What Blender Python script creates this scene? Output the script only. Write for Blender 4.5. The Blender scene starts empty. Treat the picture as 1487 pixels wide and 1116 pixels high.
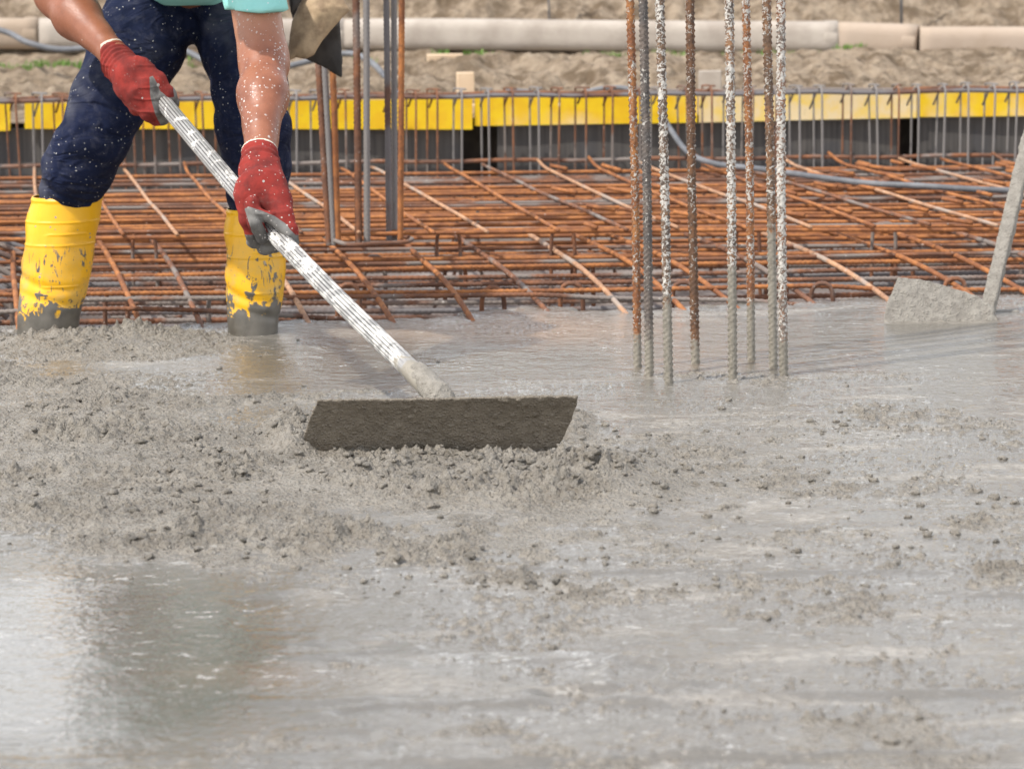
import bpy, math, random
import numpy as np
random.seed(7)
rng = np.random.default_rng(11)
SC = bpy.context.scene
COL = SC.collection
# ------------------------------------------------------------------ camera model
F, CX, CY = 4200.0, 743.5, 558.0
H = 1.0
TH = math.atan(694 / F)
RO = math.radians(0.7)
_r0 = np.array([1, 0, 0.]); _u0 = np.array([0, math.sin(TH), math.cos(TH)]); FW = np.array([0, math.cos(TH), -math.sin(TH)])
RT = _r0 * math.cos(RO) - _u0 * math.sin(RO)
UP = _u0 * math.cos(RO) + _r0 * math.sin(RO)
CAM = np.array([0, 0, H])
def P3(px, py, D):
    return CAM + D * (FW + (px - CX) / F * RT - (py - CY) / F * UP)
def G(px, py, z=0.0):
    d = FW + (px - CX) / F * RT - (py - CY) / F * UP
    return CAM + d * ((z - H) / d[2])
def PY(px, py, Y):
    d = FW + (px - CX) / F * RT - (py - CY) / F * UP
    return CAM + d * (Y / d[1])
def proj(p):
    q = p - CAM
    D = q @ FW
    return CX + F * (q @ RT) / D, CY - F * (q @ UP) / D
# ------------------------------------------------------------------ numpy noise
def _hash(ix, iy, iz, seed):
    h = (ix.astype(np.uint32) * np.uint32(374761393) + iy.astype(np.uint32) * np.uint32(668265263)
         + iz.astype(np.uint32) * np.uint32(2147483647 - 58) + np.uint32((seed * 974711) & 0xffffffff))
    h = (h ^ (h >> np.uint32(13))) * np.uint32(1274126177)
    h = (h ^ (h >> np.uint32(15))) * np.uint32(2246822519)
    return ((h ^ (h >> np.uint32(16))) & np.uint32(0xffffff)).astype(np.float32) / 16777215.0
def vnoise(p, seed=0):
    p = np.asarray(p, dtype=np.float32)
    i = np.floor(p).astype(np.int64); f = p - i
    u = f * f * f * (f * (f * 6 - 15) + 10)
    r = 0
    for dx in (0, 1):
        for dy in (0, 1):
            for dz in (0, 1):
                w = (u[:, 0] if dx else 1 - u[:, 0]) * (u[:, 1] if dy else 1 - u[:, 1]) * (u[:, 2] if dz else 1 - u[:, 2])
                r = r + w * _hash(i[:, 0] + dx, i[:, 1] + dy, i[:, 2] + dz, seed)
    return r * 2 - 1
def vnoise2(x, y, seed=0):
    i = np.floor(x).astype(np.int64); j = np.floor(y).astype(np.int64)
    fx = (x - i); fy = (y - j)
    ux = fx * fx * fx * (fx * (fx * 6 - 15) + 10); uy = fy * fy * fy * (fy * (fy * 6 - 15) + 10)
    z = np.zeros_like(i)
    a = _hash(i, j, z, seed); b = _hash(i + 1, j, z, seed); c = _hash(i, j + 1, z, seed); d = _hash(i + 1, j + 1, z, seed)
    return ((a * (1 - ux) + b * ux) * (1 - uy) + (c * (1 - ux) + d * ux) * uy) * 2 - 1
def fbm2(x, y, o=4, seed=0, g=0.5):
    r = 0; a = 1; s = 0
    for k in range(o):
        c, sn = math.cos(1.1 * k), math.sin(1.1 * k)
        r = r + a * vnoise2((x * c - y * sn) * 2 ** k, (x * sn + y * c) * 2 ** k, seed + k * 7); s += a; a *= g
    return r / s
def worley2(x, y, seed=0):
    i = np.floor(x).astype(np.int64); j = np.floor(y).astype(np.int64)
    best = np.full(x.shape, 9.0, dtype=np.float32); val = np.zeros(x.shape, dtype=np.float32)
    for dx in (-1, 0, 1):
        for dy in (-1, 0, 1):
            a = i + dx; b = j + dy; z = np.zeros_like(a)
            px = a + _hash(a, b, z, seed); py = b + _hash(a, b, z + 1, seed)
            d = (x - px) ** 2 + (y - py) ** 2
            m = d < best
            best = np.where(m, d, best); val = np.where(m, _hash(a, b, z + 2, seed), val)
    return np.sqrt(best), val
def sstep(a, b, x):
    t = np.clip((x - a) / (b - a), 0, 1)
    return t * t * (3 - 2 * t)
# ------------------------------------------------------------------ objects
def empty(name, loc):
    o = bpy.data.objects.new(name, None); COL.objects.link(o); o.location = [float(c) for c in loc]
    o.empty_display_size = 0.1
    return o
def tag(o, label=None, cat=None, group=None, kind=None):
    if label: o['label'] = label
    if cat: o['category'] = cat
    if group: o['group'] = group
    if kind: o['kind'] = kind
    return o
def mesh_obj(name, verts, faces, mat, parent=None, origin=None, smooth=True, attrs=None):
    verts = np.asarray(verts, dtype=np.float64)
    org = np.zeros(3)
    if parent is not None:
        q = parent
        while q is not None:
            org = org + np.array(q.location); q = q.parent
    o_loc = np.array(origin) if origin is not None else org
    v = (verts - o_loc).astype(np.float32)
    me = bpy.data.meshes.new(name)
    faces_np = faces if isinstance(faces, np.ndarray) else None
    if faces_np is not None:
        nf, k = faces_np.shape
        me.vertices.add(len(v)); me.vertices.foreach_set('co', v.ravel())
        me.loops.add(nf * k); me.loops.foreach_set('vertex_index', faces_np.astype(np.int32).ravel())
        me.polygons.add(nf); me.polygons.foreach_set('loop_start', np.arange(0, nf * k, k, dtype=np.int32))
        me.update(calc_edges=True)
    else:
        me.from_pydata([tuple(map(float, a)) for a in v], [], faces)
        me.update()
    if smooth:
        me.polygons.foreach_set('use_smooth', np.ones(len(me.polygons), dtype=bool))
    if attrs:
        for k, a in attrs.items():
            at = me.attributes.new(k, 'FLOAT', 'POINT'); at.data.foreach_set('value', np.asarray(a, dtype=np.float32))
    me.materials.append(mat)
    o = bpy.data.objects.new(name, me); COL.objects.link(o)
    if parent is not None:
        o.parent = parent
        if origin is not None: o.location = [float(c) for c in (o_loc - org)]
    elif origin is not None:
        o.location = [float(c) for c in o_loc]
    return o
class MB:
    """collects pieces into one mesh"""
    def __init__(s): s.v = []; s.f = []; s.n = 0
    def add(s, v, f):
        v = np.asarray(v, dtype=float); s.v.append(v)
        s.f += [tuple(int(i) + s.n for i in q) for q in f]; s.n += len(v)
        return s
    def build(s, name, mat, parent=None, origin=None, smooth=True):
        return mesh_obj(name, np.vstack(s.v), s.f, mat, parent, origin, smooth)
def nrm(a): return a / (np.linalg.norm(a) + 1e-12)
def frames(path):
    path = np.asarray(path, float)
    T = np.gradient(path, axis=0); T /= np.linalg.norm(T, axis=1)[:, None] + 1e-12
    ref = np.array([0, 0, 1.]) if abs(T[0][2]) < .9 else np.array([0, -1., 0])
    N = np.zeros_like(T); n = nrm(ref - T[0] * (ref @ T[0]))
    for i in range(len(T)):
        n = nrm(n - T[i] * (n @ T[i])); N[i] = n
    B = np.cross(T, N)
    return T, N, B
def resample(path, step):
    path = np.asarray(path, float)
    d = np.concatenate([[0], np.cumsum(np.linalg.norm(np.diff(path, axis=0), axis=1))])
    n = max(2, int(d[-1] / step) + 1)
    s = np.linspace(0, d[-1], n)
    return np.stack([np.interp(s, d, path[:, k]) for k in range(3)], 1), s
def spline(pts, step):
    """Catmull-Rom through points then resample"""
    p = np.asarray(pts, float); p = np.vstack([2 * p[0] - p[1], p, 2 * p[-1] - p[-2]])
    out = []
    for i in range(1, len(p) - 2):
        for t in np.linspace(0, 1, 12, endpoint=False):
            a, b, c, d = p[i - 1], p[i], p[i + 1], p[i + 2]
            out.append(.5 * (2 * b + (c - a) * t + (2 * a - 5 * b + 4 * c - d) * t * t + (3 * b - a - 3 * c + d) * t ** 3))
    out.append(p[-2])
    return resample(out, step)[0]
def tube(path, rad, seg=10, radf=None, closed_ends=True, ell=None):
    """rad: scalar/array; radf(s, phi)->multiplier array"""
    path = np.asarray(path, float); n = len(path)
    T, N, B = frames(path)
    rad = np.broadcast_to(np.asarray(rad, float), (n,))
    phi = np.arange(seg) * 2 * math.pi / seg
    s = np.concatenate([[0], np.cumsum(np.linalg.norm(np.diff(path, axis=0), axis=1))])
    R = np.repeat(rad[:, None], seg, 1)
    if radf is not None: R = R * radf(s[:, None], phi[None, :])
    e = ell or (1, 1)
    V = path[:, None, :] + R[..., None] * (e[0] * np.cos(phi)[None, :, None] * N[:, None, :] + e[1] * np.sin(phi)[None, :, None] * B[:, None, :])
    V = V.reshape(-1, 3)
    i = np.arange(n - 1)[:, None]; j = np.arange(seg)[None, :]; j2 = (j + 1) % seg
    Fq = np.stack([i * seg + j, i * seg + j2, (i + 1) * seg + j2, (i + 1) * seg + j], -1).reshape(-1, 4)
    Fl = [tuple(q) for q in Fq]
    if closed_ends:
        Fl.append(tuple(range(seg))[::-1]); Fl.append(tuple(range((n - 1) * seg, n * seg)))
    return V, Fl
def box(c, sx, sy, sz, rot=None):
    v = np.array([[x, y, z] for x in (-.5, .5) for y in (-.5, .5) for z in (-.5, .5)]) * [sx, sy, sz]
    if rot is not None: v = v @ np.array(rot).T
    return v + np.array(c), [(0, 1, 3, 2), (4, 6, 7, 5), (0, 4, 5, 1), (2, 3, 7, 6), (0, 2, 6, 4), (1, 5, 7, 3)]
def bevel(o, w=.004, seg=2):
    m = o.modifiers.new('bevel', 'BEVEL'); m.width = w; m.segments = seg; m.limit_method = 'ANGLE'
    return o
# ------------------------------------------------------------------ implicit surfaces
def smin(a, b, k):
    h = np.clip(.5 + .5 * (b - a) / k, 0, 1)
    return b * (1 - h) + a * h - k * h * (1 - h)
def cone(p, a, b, ra, rb, flat=None):
    a = np.asarray(a, float); b = np.asarray(b, float)
    ab = b - a
    t = np.clip((p - a) @ ab / (ab @ ab + 1e-12), 0, 1)
    q = p - a - t[:, None] * ab
    if flat is not None:           # squash along axis: (dir, factor)
        d = nrm(np.asarray(flat[0], float)); c = q @ d
        q = q + (c * (1 / flat[1] - 1))[:, None] * d
    return np.sqrt((q * q).sum(1)) - (ra + (rb - ra) * t)
def ball(p, c, r):
    q = (p - np.asarray(c)) / np.asarray(r)
    return (np.sqrt((q * q).sum(1)) - 1) * np.min(r)
def polysdf(u, v, poly):
    poly = np.asarray(poly, float); d = np.full(u.shape, 1e9); s = np.zeros(u.shape, bool)
    n = len(poly)
    for i in range(n):
        ax, ay = poly[i]; bx, by = poly[(i + 1) % n]
        ex, ey = bx - ax, by - ay
        t = np.clip(((u - ax) * ex + (v - ay) * ey) / (ex * ex + ey * ey + 1e-12), 0, 1)
        d = np.minimum(d, (u - ax - t * ex) ** 2 + (v - ay - t * ey) ** 2)
        c = ((ay > v) != (by > v)) & (u < (bx - ax) * (v - ay) / (by - ay + 1e-12) + ax)
        s ^= c
    return np.sqrt(d) * np.where(s, -1, 1)
def surfnet(fn, lo, hi, h):
    lo = np.asarray(lo, float); hi = np.asarray(hi, float)
    n = np.ceil((hi - lo) / h).astype(int) + 1
    xs = [lo[k] + h * np.arange(n[k]) for k in range(3)]
    Fv = np.empty(n, dtype=np.float32)
    yy, zz = np.meshgrid(xs[1], xs[2], indexing='ij'); yz = np.stack([yy.ravel(), zz.ravel()], 1)
    step = max(1, 400000 // len(yz))
    for i in range(0, n[0], step):
        x = xs[0][i:i + step]
        p = np.empty((len(x) * len(yz), 3)); p[:, 0] = np.repeat(x, len(yz)); p[:, 1:] = np.tile(yz, (len(x), 1))
        Fv[i:i + step] = fn(p).reshape(len(x), n[1], n[2])
    S = Fv < 0
    c = np.zeros(n - 1, int)
    for dx in (0, 1):
        for dy in (0, 1):
            for dz in (0, 1):
                c += S[dx:n[0] - 1 + dx, dy:n[1] - 1 + dy, dz:n[2] - 1 + dz]
    act = (c > 0) & (c < 8)
    I = np.argwhere(act); idx = -np.ones(n - 1, int); idx[act] = np.arange(len(I))
    acc = np.zeros((len(I), 3)); cnt = np.zeros(len(I))
    cor = [(a, b, d) for a in (0, 1) for b in (0, 1) for d in (0, 1)]
    val = {q: Fv[I[:, 0] + q[0], I[:, 1] + q[1], I[:, 2] + q[2]] for q in cor}
    for q in cor:
        for ax in range(3):
            if q[ax] == 0:
                r = list(q); r[ax] = 1; r = tuple(r)
                m = (val[q] < 0) != (val[r] < 0)
                t = val[q] / (val[q] - val[r] + 1e-20)
                pt = np.tile(np.array(q, float), (len(I), 1)); pt[:, ax] = t
                acc[m] += pt[m]; cnt[m] += 1
    V = lo + h * (I + acc / cnt[:, None])
    Q = []
    for ax in range(3):
        a1, a2 = (ax + 1) % 3, (ax + 2) % 3
        sl0 = [slice(None)] * 3; sl1 = [slice(None)] * 3; sl0[ax] = slice(0, -1); sl1[ax] = slice(1, None)
        D = S[tuple(sl0)] != S[tuple(sl1)]
        E = np.argwhere(D)
        ok = (E[:, a1] > 0) & (E[:, a2] > 0) & (E[:, a1] < n[a1] - 1) & (E[:, a2] < n[a2] - 1)
        E = E[ok]
        def cell(d1, d2):
            k = E.copy(); k[:, a1] += d1; k[:, a2] += d2
            return idx[k[:, 0], k[:, 1], k[:, 2]]
        q = np.stack([cell(-1, -1), cell(0, -1), cell(0, 0), cell(-1, 0)], 1)
        ins = S[E[:, 0], E[:, 1], E[:, 2]]
        q[~ins] = q[~ins][:, ::-1]
        Q.append(q)
    return V, np.vstack(Q).astype(np.int32)
# ------------------------------------------------------------------ materials
class M:
    def __init__(s, name):
        s.m = bpy.data.materials.new(name); s.m.use_nodes = True
        s.t = s.m.node_tree; s.t.nodes.clear()
        s.out = s.t.nodes.new('ShaderNodeOutputMaterial')
        s.b = s.t.nodes.new('ShaderNodeBsdfPrincipled'); s.t.links.new(s.b.outputs[0], s.out.inputs[0])
        s.tc = s.t.nodes.new('ShaderNodeTexCoord')
    def set(s, inp, v):
        if isinstance(v, bpy.types.NodeSocket): s.t.links.new(v, inp)
        elif isinstance(v, (tuple, list)):
            inp.default_value = tuple(v) + ((1,) if len(inp.default_value) == 4 and len(v) == 3 else ())
        else: inp.default_value = v
    def P(s, **k):
        nm = {'base': 'Base Color', 'rough': 'Roughness', 'metal': 'Metallic', 'spec': 'Specular IOR Level', 'normal': 'Normal',
              'coat': 'Coat Weight', 'coatr': 'Coat Roughness', 'sss': 'Subsurface Weight', 'sheen': 'Sheen Weight', 'ior': 'IOR', 'trans': 'Transmission Weight'}
        for a, v in k.items(): s.set(s.b.inputs[nm[a]], v)
        return s
    def coord(s, scale=(1, 1, 1), kind='Object', loc=(0, 0, 0)):
        n = s.t.nodes.new('ShaderNodeMapping'); s.t.links.new(s.tc.outputs[kind], n.inputs[0])
        n.inputs['Scale'].default_value = scale; n.inputs['Location'].default_value = loc
        return n.outputs[0]
    def noise(s, scale, detail=4, rough=.55, vec=None, dist=0):
        n = s.t.nodes.new('ShaderNodeTexNoise'); s.set(n.inputs['Scale'], scale); n.inputs['Detail'].default_value = detail
        n.inputs['Roughness'].default_value = rough; n.inputs['Distortion'].default_value = dist
        s.t.links.new(vec if vec is not None else s.tc.outputs['Object'], n.inputs['Vector'])
        return n.outputs[0]
    def voro(s, scale, vec=None, out='Distance', feature='F1', rand=1.0):
        n = s.t.nodes.new('ShaderNodeTexVoronoi'); n.feature = feature; n.inputs['Scale'].default_value = scale
        n.inputs['Randomness'].default_value = rand
        s.t.links.new(vec if vec is not None else s.tc.outputs['Object'], n.inputs['Vector'])
        return n.outputs[out]
    def math(s, op, a, b=0.0, clamp=False):
        n = s.t.nodes.new('ShaderNodeMath'); n.operation = op; n.use_clamp = clamp
        s.set(n.inputs[0], a); s.set(n.inputs[1], b); return n.outputs[0]
    def ramp(s, x, a, b, lo=0.0, hi=1.0):
        n = s.t.nodes.new('ShaderNodeMapRange'); n.interpolation_type = 'SMOOTHSTEP'
        s.set(n.inputs[0], x); n.inputs[1].default_value = a; n.inputs[2].default_value = b
        n.inputs[3].default_value = lo; n.inputs[4].default_value = hi; return n.outputs[0]
    def mix(s, f, a, b):
        n = s.t.nodes.new('ShaderNodeMix'); n.data_type = 'RGBA'
        s.set(n.inputs[0], f); s.set(n.inputs[6], a); s.set(n.inputs[7], b); return n.outputs[2]
    def attr(s, name):
        n = s.t.nodes.new('ShaderNodeAttribute'); n.attribute_name = name; return n.outputs['Fac']
    def xyz(s, k, src='Object'):
        n = s.t.nodes.new('ShaderNodeSeparateXYZ'); s.t.links.new(s.tc.outputs[src], n.inputs[0]); return n.outputs[k]
    def bump(s, h, strength=.5, dist=.002, normal=None):
        n = s.t.nodes.new('ShaderNodeBump'); s.set(n.inputs['Height'], h); s.set(n.inputs['Strength'], strength)
        n.inputs['Distance'].default_value = dist
        if normal is not None: s.t.links.new(normal, n.inputs['Normal'])
        return n.outputs[0]
    def warp(s, scale, amt):
        n = s.t.nodes.new('ShaderNodeTexNoise'); n.inputs['Scale'].default_value = scale
        s.t.links.new(s.tc.outputs['Object'], n.inputs['Vector'])
        a = s.t.nodes.new('ShaderNodeVectorMath'); a.operation = 'MULTIPLY_ADD'
        s.t.links.new(n.outputs['Color'], a.inputs[0]); a.inputs[1].default_value = (amt,) * 3
        s.t.links.new(s.tc.outputs['Object'], a.inputs[2]); return a.outputs[0]
    def drops(s, scale, size, dens=.5, seedoff=0.0):
        """round splashes: voronoi cells, a share of them carrying a drop"""
        w = s.warp(scale * .8, .35 / scale)
        n = s.t.nodes.new('ShaderNodeTexVoronoi'); n.inputs['Scale'].default_value = scale
        mp = s.t.nodes.new('ShaderNodeMapping'); mp.inputs['Location'].default_value = (seedoff, seedoff, 0)
        s.t.links.new(w, mp.inputs[0]); s.t.links.new(mp.outputs[0], n.inputs['Vector'])
        sp = s.t.nodes.new('ShaderNodeSeparateColor'); s.t.links.new(n.outputs['Color'], sp.inputs[0])
        on = s.math('LESS_THAN', sp.outputs[0], dens)
        rr = s.math('MULTIPLY', sp.outputs[1], size)
        dd = s.math('SUBTRACT', rr, n.outputs['Distance'])
        return s.math('MULTIPLY', on, s.ramp(dd, 0, size * .12))
# ================================================================== materials
def m_concrete():
    m = M('fresh_concrete')
    dry = m.attr('clod'); refl_tint = m.attr('rust')
    n1 = m.noise(9, 5, .6); n2 = m.noise(60, 5, .65); n3 = m.noise(340, 4, .7)
    c = m.mix(m.ramp(n1, .35, .65), (.285, .256, .213), (.215, .19, .154))
    c = m.mix(m.math('MULTIPLY', m.ramp(n2, .45, .7), .5), c, (.34, .32, .285))
    pt = m.noise(1, 6, .62, m.coord((2.6, 6.5, 1)), .6)
    sheen = m.math('MAXIMUM', m.ramp(pt, .36, .50), m.ramp(m.attr('calm'), .1, .5))
    film = m.mix(sheen, m.mix(m.ramp(n2, .35, .65), (.31, .285, .243), (.20, .18, .15)), m.mix(m.attr('calm'), (.155, .143, .122), (.105, .093, .073)))
    c = m.mix(dry, film, c)
    c = m.mix(m.math('MULTIPLY', refl_tint, .75), c, (.30, .18, .10))  # brown reflection of mats and bank painted into the film colour
    g = m.ramp(n3, .38, .5)
    c = m.mix(m.math('MULTIPLY', m.math('SUBTRACT', 1.0, g), m.math('MULTIPLY', dry, .55)), c, (.13, .117, .098))  # pits of the grit darkened in colour, as shade in them would look
    c = m.mix(m.math('MULTIPLY', m.attr('stone'), .85), c, (.15, .137, .114))
    # pale laitance foam floating on the film
    fv = m.coord((1, 1.6, 1))
    fo = m.math('MULTIPLY', m.ramp(m.noise(26, 6, .72, fv), .57, .63), m.ramp(m.noise(3.1, 3, .5, fv), .45, .6))
    c = m.mix(m.math('MULTIPLY', m.math('MULTIPLY', fo, .55), m.math('SUBTRACT', 1.0, dry)), c, (.52, .51, .48))
    wetr = m.math('ADD', m.ramp(sheen, 0, 1, .24, .03), m.math('MULTIPLY', m.attr('calm'), .025))
    wetr = m.math('ADD', wetr, m.math('MULTIPLY', fo, .25))
    r = m.math('ADD', m.math('MULTIPLY', dry, m.ramp(n2, .35, .65, .16, .5)), m.math('MULTIPLY', m.math('SUBTRACT', 1.0, dry), wetr))
    m.P(base=c, rough=r, ior=m.math('ADD', 1.42, m.math('MULTIPLY', m.math('SUBTRACT', 1.0, dry), .36)))
    # ripples on the film, grit on the paste
    rv = m.coord((1, 1.25, 1))
    rip = m.math('ADD', m.math('ADD', m.math('MULTIPLY', m.noise(12, 2, .5, rv), 1.5), m.noise(34, 3, .5, rv)), m.math('MULTIPLY', m.noise(95, 3, .6, rv), .62))
    calm = m.attr('calm')
    st = m.math('ADD', .22, m.math('MULTIPLY', m.math('SUBTRACT', 1.0, calm), .65))
    b1 = m.bump(rip, st, .0055)
    gr = m.math('ADD', m.math('ADD', n3, m.math('MULTIPLY', m.ramp(m.voro(130), .1, .6, 1, 0), .8)), m.math('MULTIPLY', n2, 1.4))
    b2 = m.bump(gr, m.math('ADD', m.math('MULTIPLY', m.math('SUBTRACT', 1.0, sheen), .22), m.math('ADD', .015, m.math('MULTIPLY', dry, .85))), .0045, b1)
    m.P(normal=b2)
    return m.m
def m_crust(name, dark=(.075, .066, .052), light=(.11, .10, .082), rough=.5):
    m = M(name)
    n = m.noise(45, 6, .65); n2 = m.noise(320, 4, .7); v = m.voro(150)
    c = m.mix(m.ramp(n, .35, .65), dark, light)
    c = m.mix(m.math('MULTIPLY', m.ramp(n2, .55, .72), .4), c, tuple(min(1, x * 1.8) for x in light))
    h = m.math('ADD', m.math('MULTIPLY', m.ramp(v, 0, .5, 1, 0), .6), m.math('ADD', n, n2))
    m.P(base=c, rough=m.ramp(n, .3, .7, rough - .12, rough + .15), normal=m.bump(h, .85, .0042))
    return m.m
def m_rust(name, a=(.42, .16, .055), b=(.20, .075, .035), grey=0.0, greyc=(.20, .17, .15), splash=.05):
    m = M(name)
    n = m.noise(14, 5, .6); n2 = m.noise(90, 5, .7)
    c = m.mix(m.ramp(n, .35, .62), a, b)
    c = m.mix(m.math('MULTIPLY', m.ramp(n2, .45, .7), .55), c, (.09, .045, .03))
    if grey: c = m.mix(m.ramp(m.noise(4, 3, .5), .62 - grey * .5, .72 - grey * .5), c, greyc)
    c = m.mix(m.ramp(m.noise(70, 5, .75, None, 1.0), .72 - splash, .76 - splash), c, (.50, .47, .43))
    m.P(base=c, rough=.72, spec=.3, normal=m.bump(m.math('ADD', n2, m.noise(260, 3, .6)), .6, .0015))
    return m.m
def m_colbar(name, base, base2, splash, mudz):
    """starter bar: rust or mill scale, white splashes above, grey mud coat low down (object z = height over the concrete)"""
    m = M(name)
    n = m.noise(22, 5, .6); n2 = m.noise(150, 5, .72)
    c = m.mix(m.ramp(n, .38, .6), base, base2)
    c = m.mix(m.math('MULTIPLY', m.ramp(n2, .5, .65), .7), c, (.035, .028, .024))
    z = m.xyz(2)
    sp = m.noise(115, 5, .7, None, 1.0)
    big = m.noise(9, 3, .5)
    thr = m.math('SUBTRACT', .60 - splash, m.math('MULTIPLY', m.math('SUBTRACT', big, .5), .35))
    spm = m.ramp(m.math('SUBTRACT', sp, thr), 0, .035)
    c = m.mix(spm, c, (.56, .53, .48))
    mud = m.ramp(m.math('ADD', z, m.math('MULTIPLY', m.math('SUBTRACT', m.noise(60, 4, .6), .5), .18)), mudz - .012, mudz + .03, 1, 0)
    c = m.mix(mud, c, (.27, .245, .20))
    h = m.math('ADD', n2, m.math('MULTIPLY', spm, 1.2))
    m.P(base=c, rough=m.math('SUBTRACT', .6, m.math('MULTIPLY', mud, .25)), spec=.4, normal=m.bump(h, .8, .0018))
    return m.m
def m_plain(name, c1, c2, scale=8, rough=.8, bs=120, bd=.001, bst=.5, spec=.4):
    m = M(name)
    n = m.noise(scale, 5, .6); k = m.noise(bs, 4, .65)
    m.P(base=m.mix(m.ramp(n, .35, .65), c1, c2), rough=rough, spec=spec, normal=m.bump(k, bst, bd))
    return m.m
def m_yellowboard():
    m = M('yellow_board')
    n = m.noise(2.3, 4, .6); n2 = m.noise(11, 4, .6); px = m.xyz(0, 'Object')
    pale = m.ramp(m.math('ADD', m.math('MULTIPLY', n, 1.0), m.attr('fade')), .62, .82)
    c = m.mix(m.ramp(n2, .4, .6), (.80, .54, .004), (.76, .46, .004))
    c = m.mix(m.math('MULTIPLY', pale, m.ramp(n2, .35, .6, .35, .95)), c, (.74, .60, .36))
    edge = m.ramp(m.attr('edge'), .86, .93)
    c = m.mix(edge, c, (.58, .42, .28))
    dirt = m.ramp(m.noise(30, 6, .75), .62, .72)
    c = m.mix(m.math('MULTIPLY', dirt, .35), c, (.36, .26, .14))
    m.P(base=c, rough=.5, normal=m.bump(n2, .2, .003))
    return m.m
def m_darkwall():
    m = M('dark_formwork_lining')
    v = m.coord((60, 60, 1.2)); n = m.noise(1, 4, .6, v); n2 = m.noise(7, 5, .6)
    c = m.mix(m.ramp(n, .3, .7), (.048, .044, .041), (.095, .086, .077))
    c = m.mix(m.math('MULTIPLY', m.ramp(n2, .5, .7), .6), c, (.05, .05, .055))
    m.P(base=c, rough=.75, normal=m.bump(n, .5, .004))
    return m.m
def m_earth():
    m = M('loose_earth')
    n = m.noise(1.7, 6, .65); n2 = m.noise(9, 8, .72); n3 = m.noise(45, 6, .75)
    c = m.mix(m.ramp(n2, .38, .62), (.165, .12, .078), (.42, .335, .245))
    c = m.mix(m.math('MULTIPLY', m.ramp(n, .45, .65), .5), c, (.29, .225, .155))
    c = m.mix(m.math('MULTIPLY', m.ramp(n3, .52, .7), .6), c, (.16, .12, .085))
    m.P(base=c, rough=.95, spec=.15, normal=m.bump(m.math('ADD', n3, m.math('MULTIPLY', n2, 2)), .9, .02))
    return m.m
def m_skin():
    m = M('tanned_skin')
    n = m.noise(18, 4, .6); n2 = m.noise(160, 4, .6); lf = m.noise(5, 2, .5)
    c = m.mix(m.ramp(n, .35, .68), (.30, .115, .062), (.215, .075, .040))
    c = m.mix(m.attr('pale'), c, (.42, .20, .12))
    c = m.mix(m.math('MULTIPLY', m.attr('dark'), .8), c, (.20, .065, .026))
    hair = m.noise(1, 2, .5, m.coord((420, 420, 60)))
    c = m.mix(m.math('MULTIPLY', m.ramp(hair, .6, .72), m.math('MULTIPLY', m.attr('hairy'), .35)), c, (.13, .07, .04))
    d = m.math('MAXIMUM', m.math('MULTIPLY', m.drops(100, .42, .28), m.attr('splat')), m.math('MULTIPLY', m.drops(200, .5, .28, 3.1), m.attr('splat')))
    d = m.math('MULTIPLY', d, m.ramp(m.noise(14, 3, .6, m.coord(loc=(4, 2, 1))), .33, .48))
    d = m.math('MAXIMUM', d, m.drops(34, .2, .2, 7.7))
    c = m.mix(d, c, (.52, .48, .44))
    m.P(base=c, rough=m.ramp(n2, .3, .7, .38, .55), sss=.08, normal=m.bump(m.math('ADD', m.math('ADD', n2, m.math('MULTIPLY', n, .8)), m.math('MULTIPLY', d, 1.0)), .35, .0014))
    m.b.inputs['Subsurface Radius'].default_value = (.01, .004, .002)
    return m.m
def m_trousers():
    m = M('navy_work_cloth')
    n = m.noise(7, 5, .6); w = m.noise(900, 2, .6); n2 = m.noise(40, 5, .7)
    c = m.mix(m.ramp(n, .35, .65), (.0045, .0075, .024), (.009, .014, .040))
    c = m.mix(m.math('MULTIPLY', m.ramp(n2, .45, .8), .35), c, (.10, .10, .12))
    c = m.mix(m.math('MULTIPLY', m.ramp(m.noise(3.4, 3, .6, None, .6), .52, .7), .38), c, (.15, .15, .165))
    d = m.math('MAXIMUM', m.drops(70, .20, .16), m.drops(150, .34, .26, 5.3))
    d = m.math('MULTIPLY', d, m.ramp(m.noise(5, 3, .5, m.coord(loc=(3, 1, 2))), .40, .52))
    
    c = m.mix(m.math('MULTIPLY', d, m.ramp(n2, .3, .6, .45, 1)), c, (.42, .41, .39))
    cr = m.noise(1, 3, .5, m.coord((5, 5, 13)), .8); cr = m.math('ABSOLUTE', m.math('SUBTRACT', cr, .5))
    b0 = m.bump(m.ramp(cr, 0, .10), .55, .009)
    m.P(base=c, rough=.85, spec=.15, normal=m.bump(m.math('ADD', w, m.math('MULTIPLY', n2, 1.2)), .35, .0012, b0))
    return m.m
def m_shirt():
    m = M('mint_knit')
    w = m.noise(500, 3, .6); n = m.noise(8, 4, .6)
    c = m.mix(m.ramp(n, .3, .7), (.25, .58, .53), (.33, .66, .60))
    c = m.mix(m.drops(90, .3, .2), c, (.7, .7, .68))
    m.P(base=c, rough=.85, spec=.2, normal=m.bump(w, .4, .0008))
    return m.m
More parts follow.
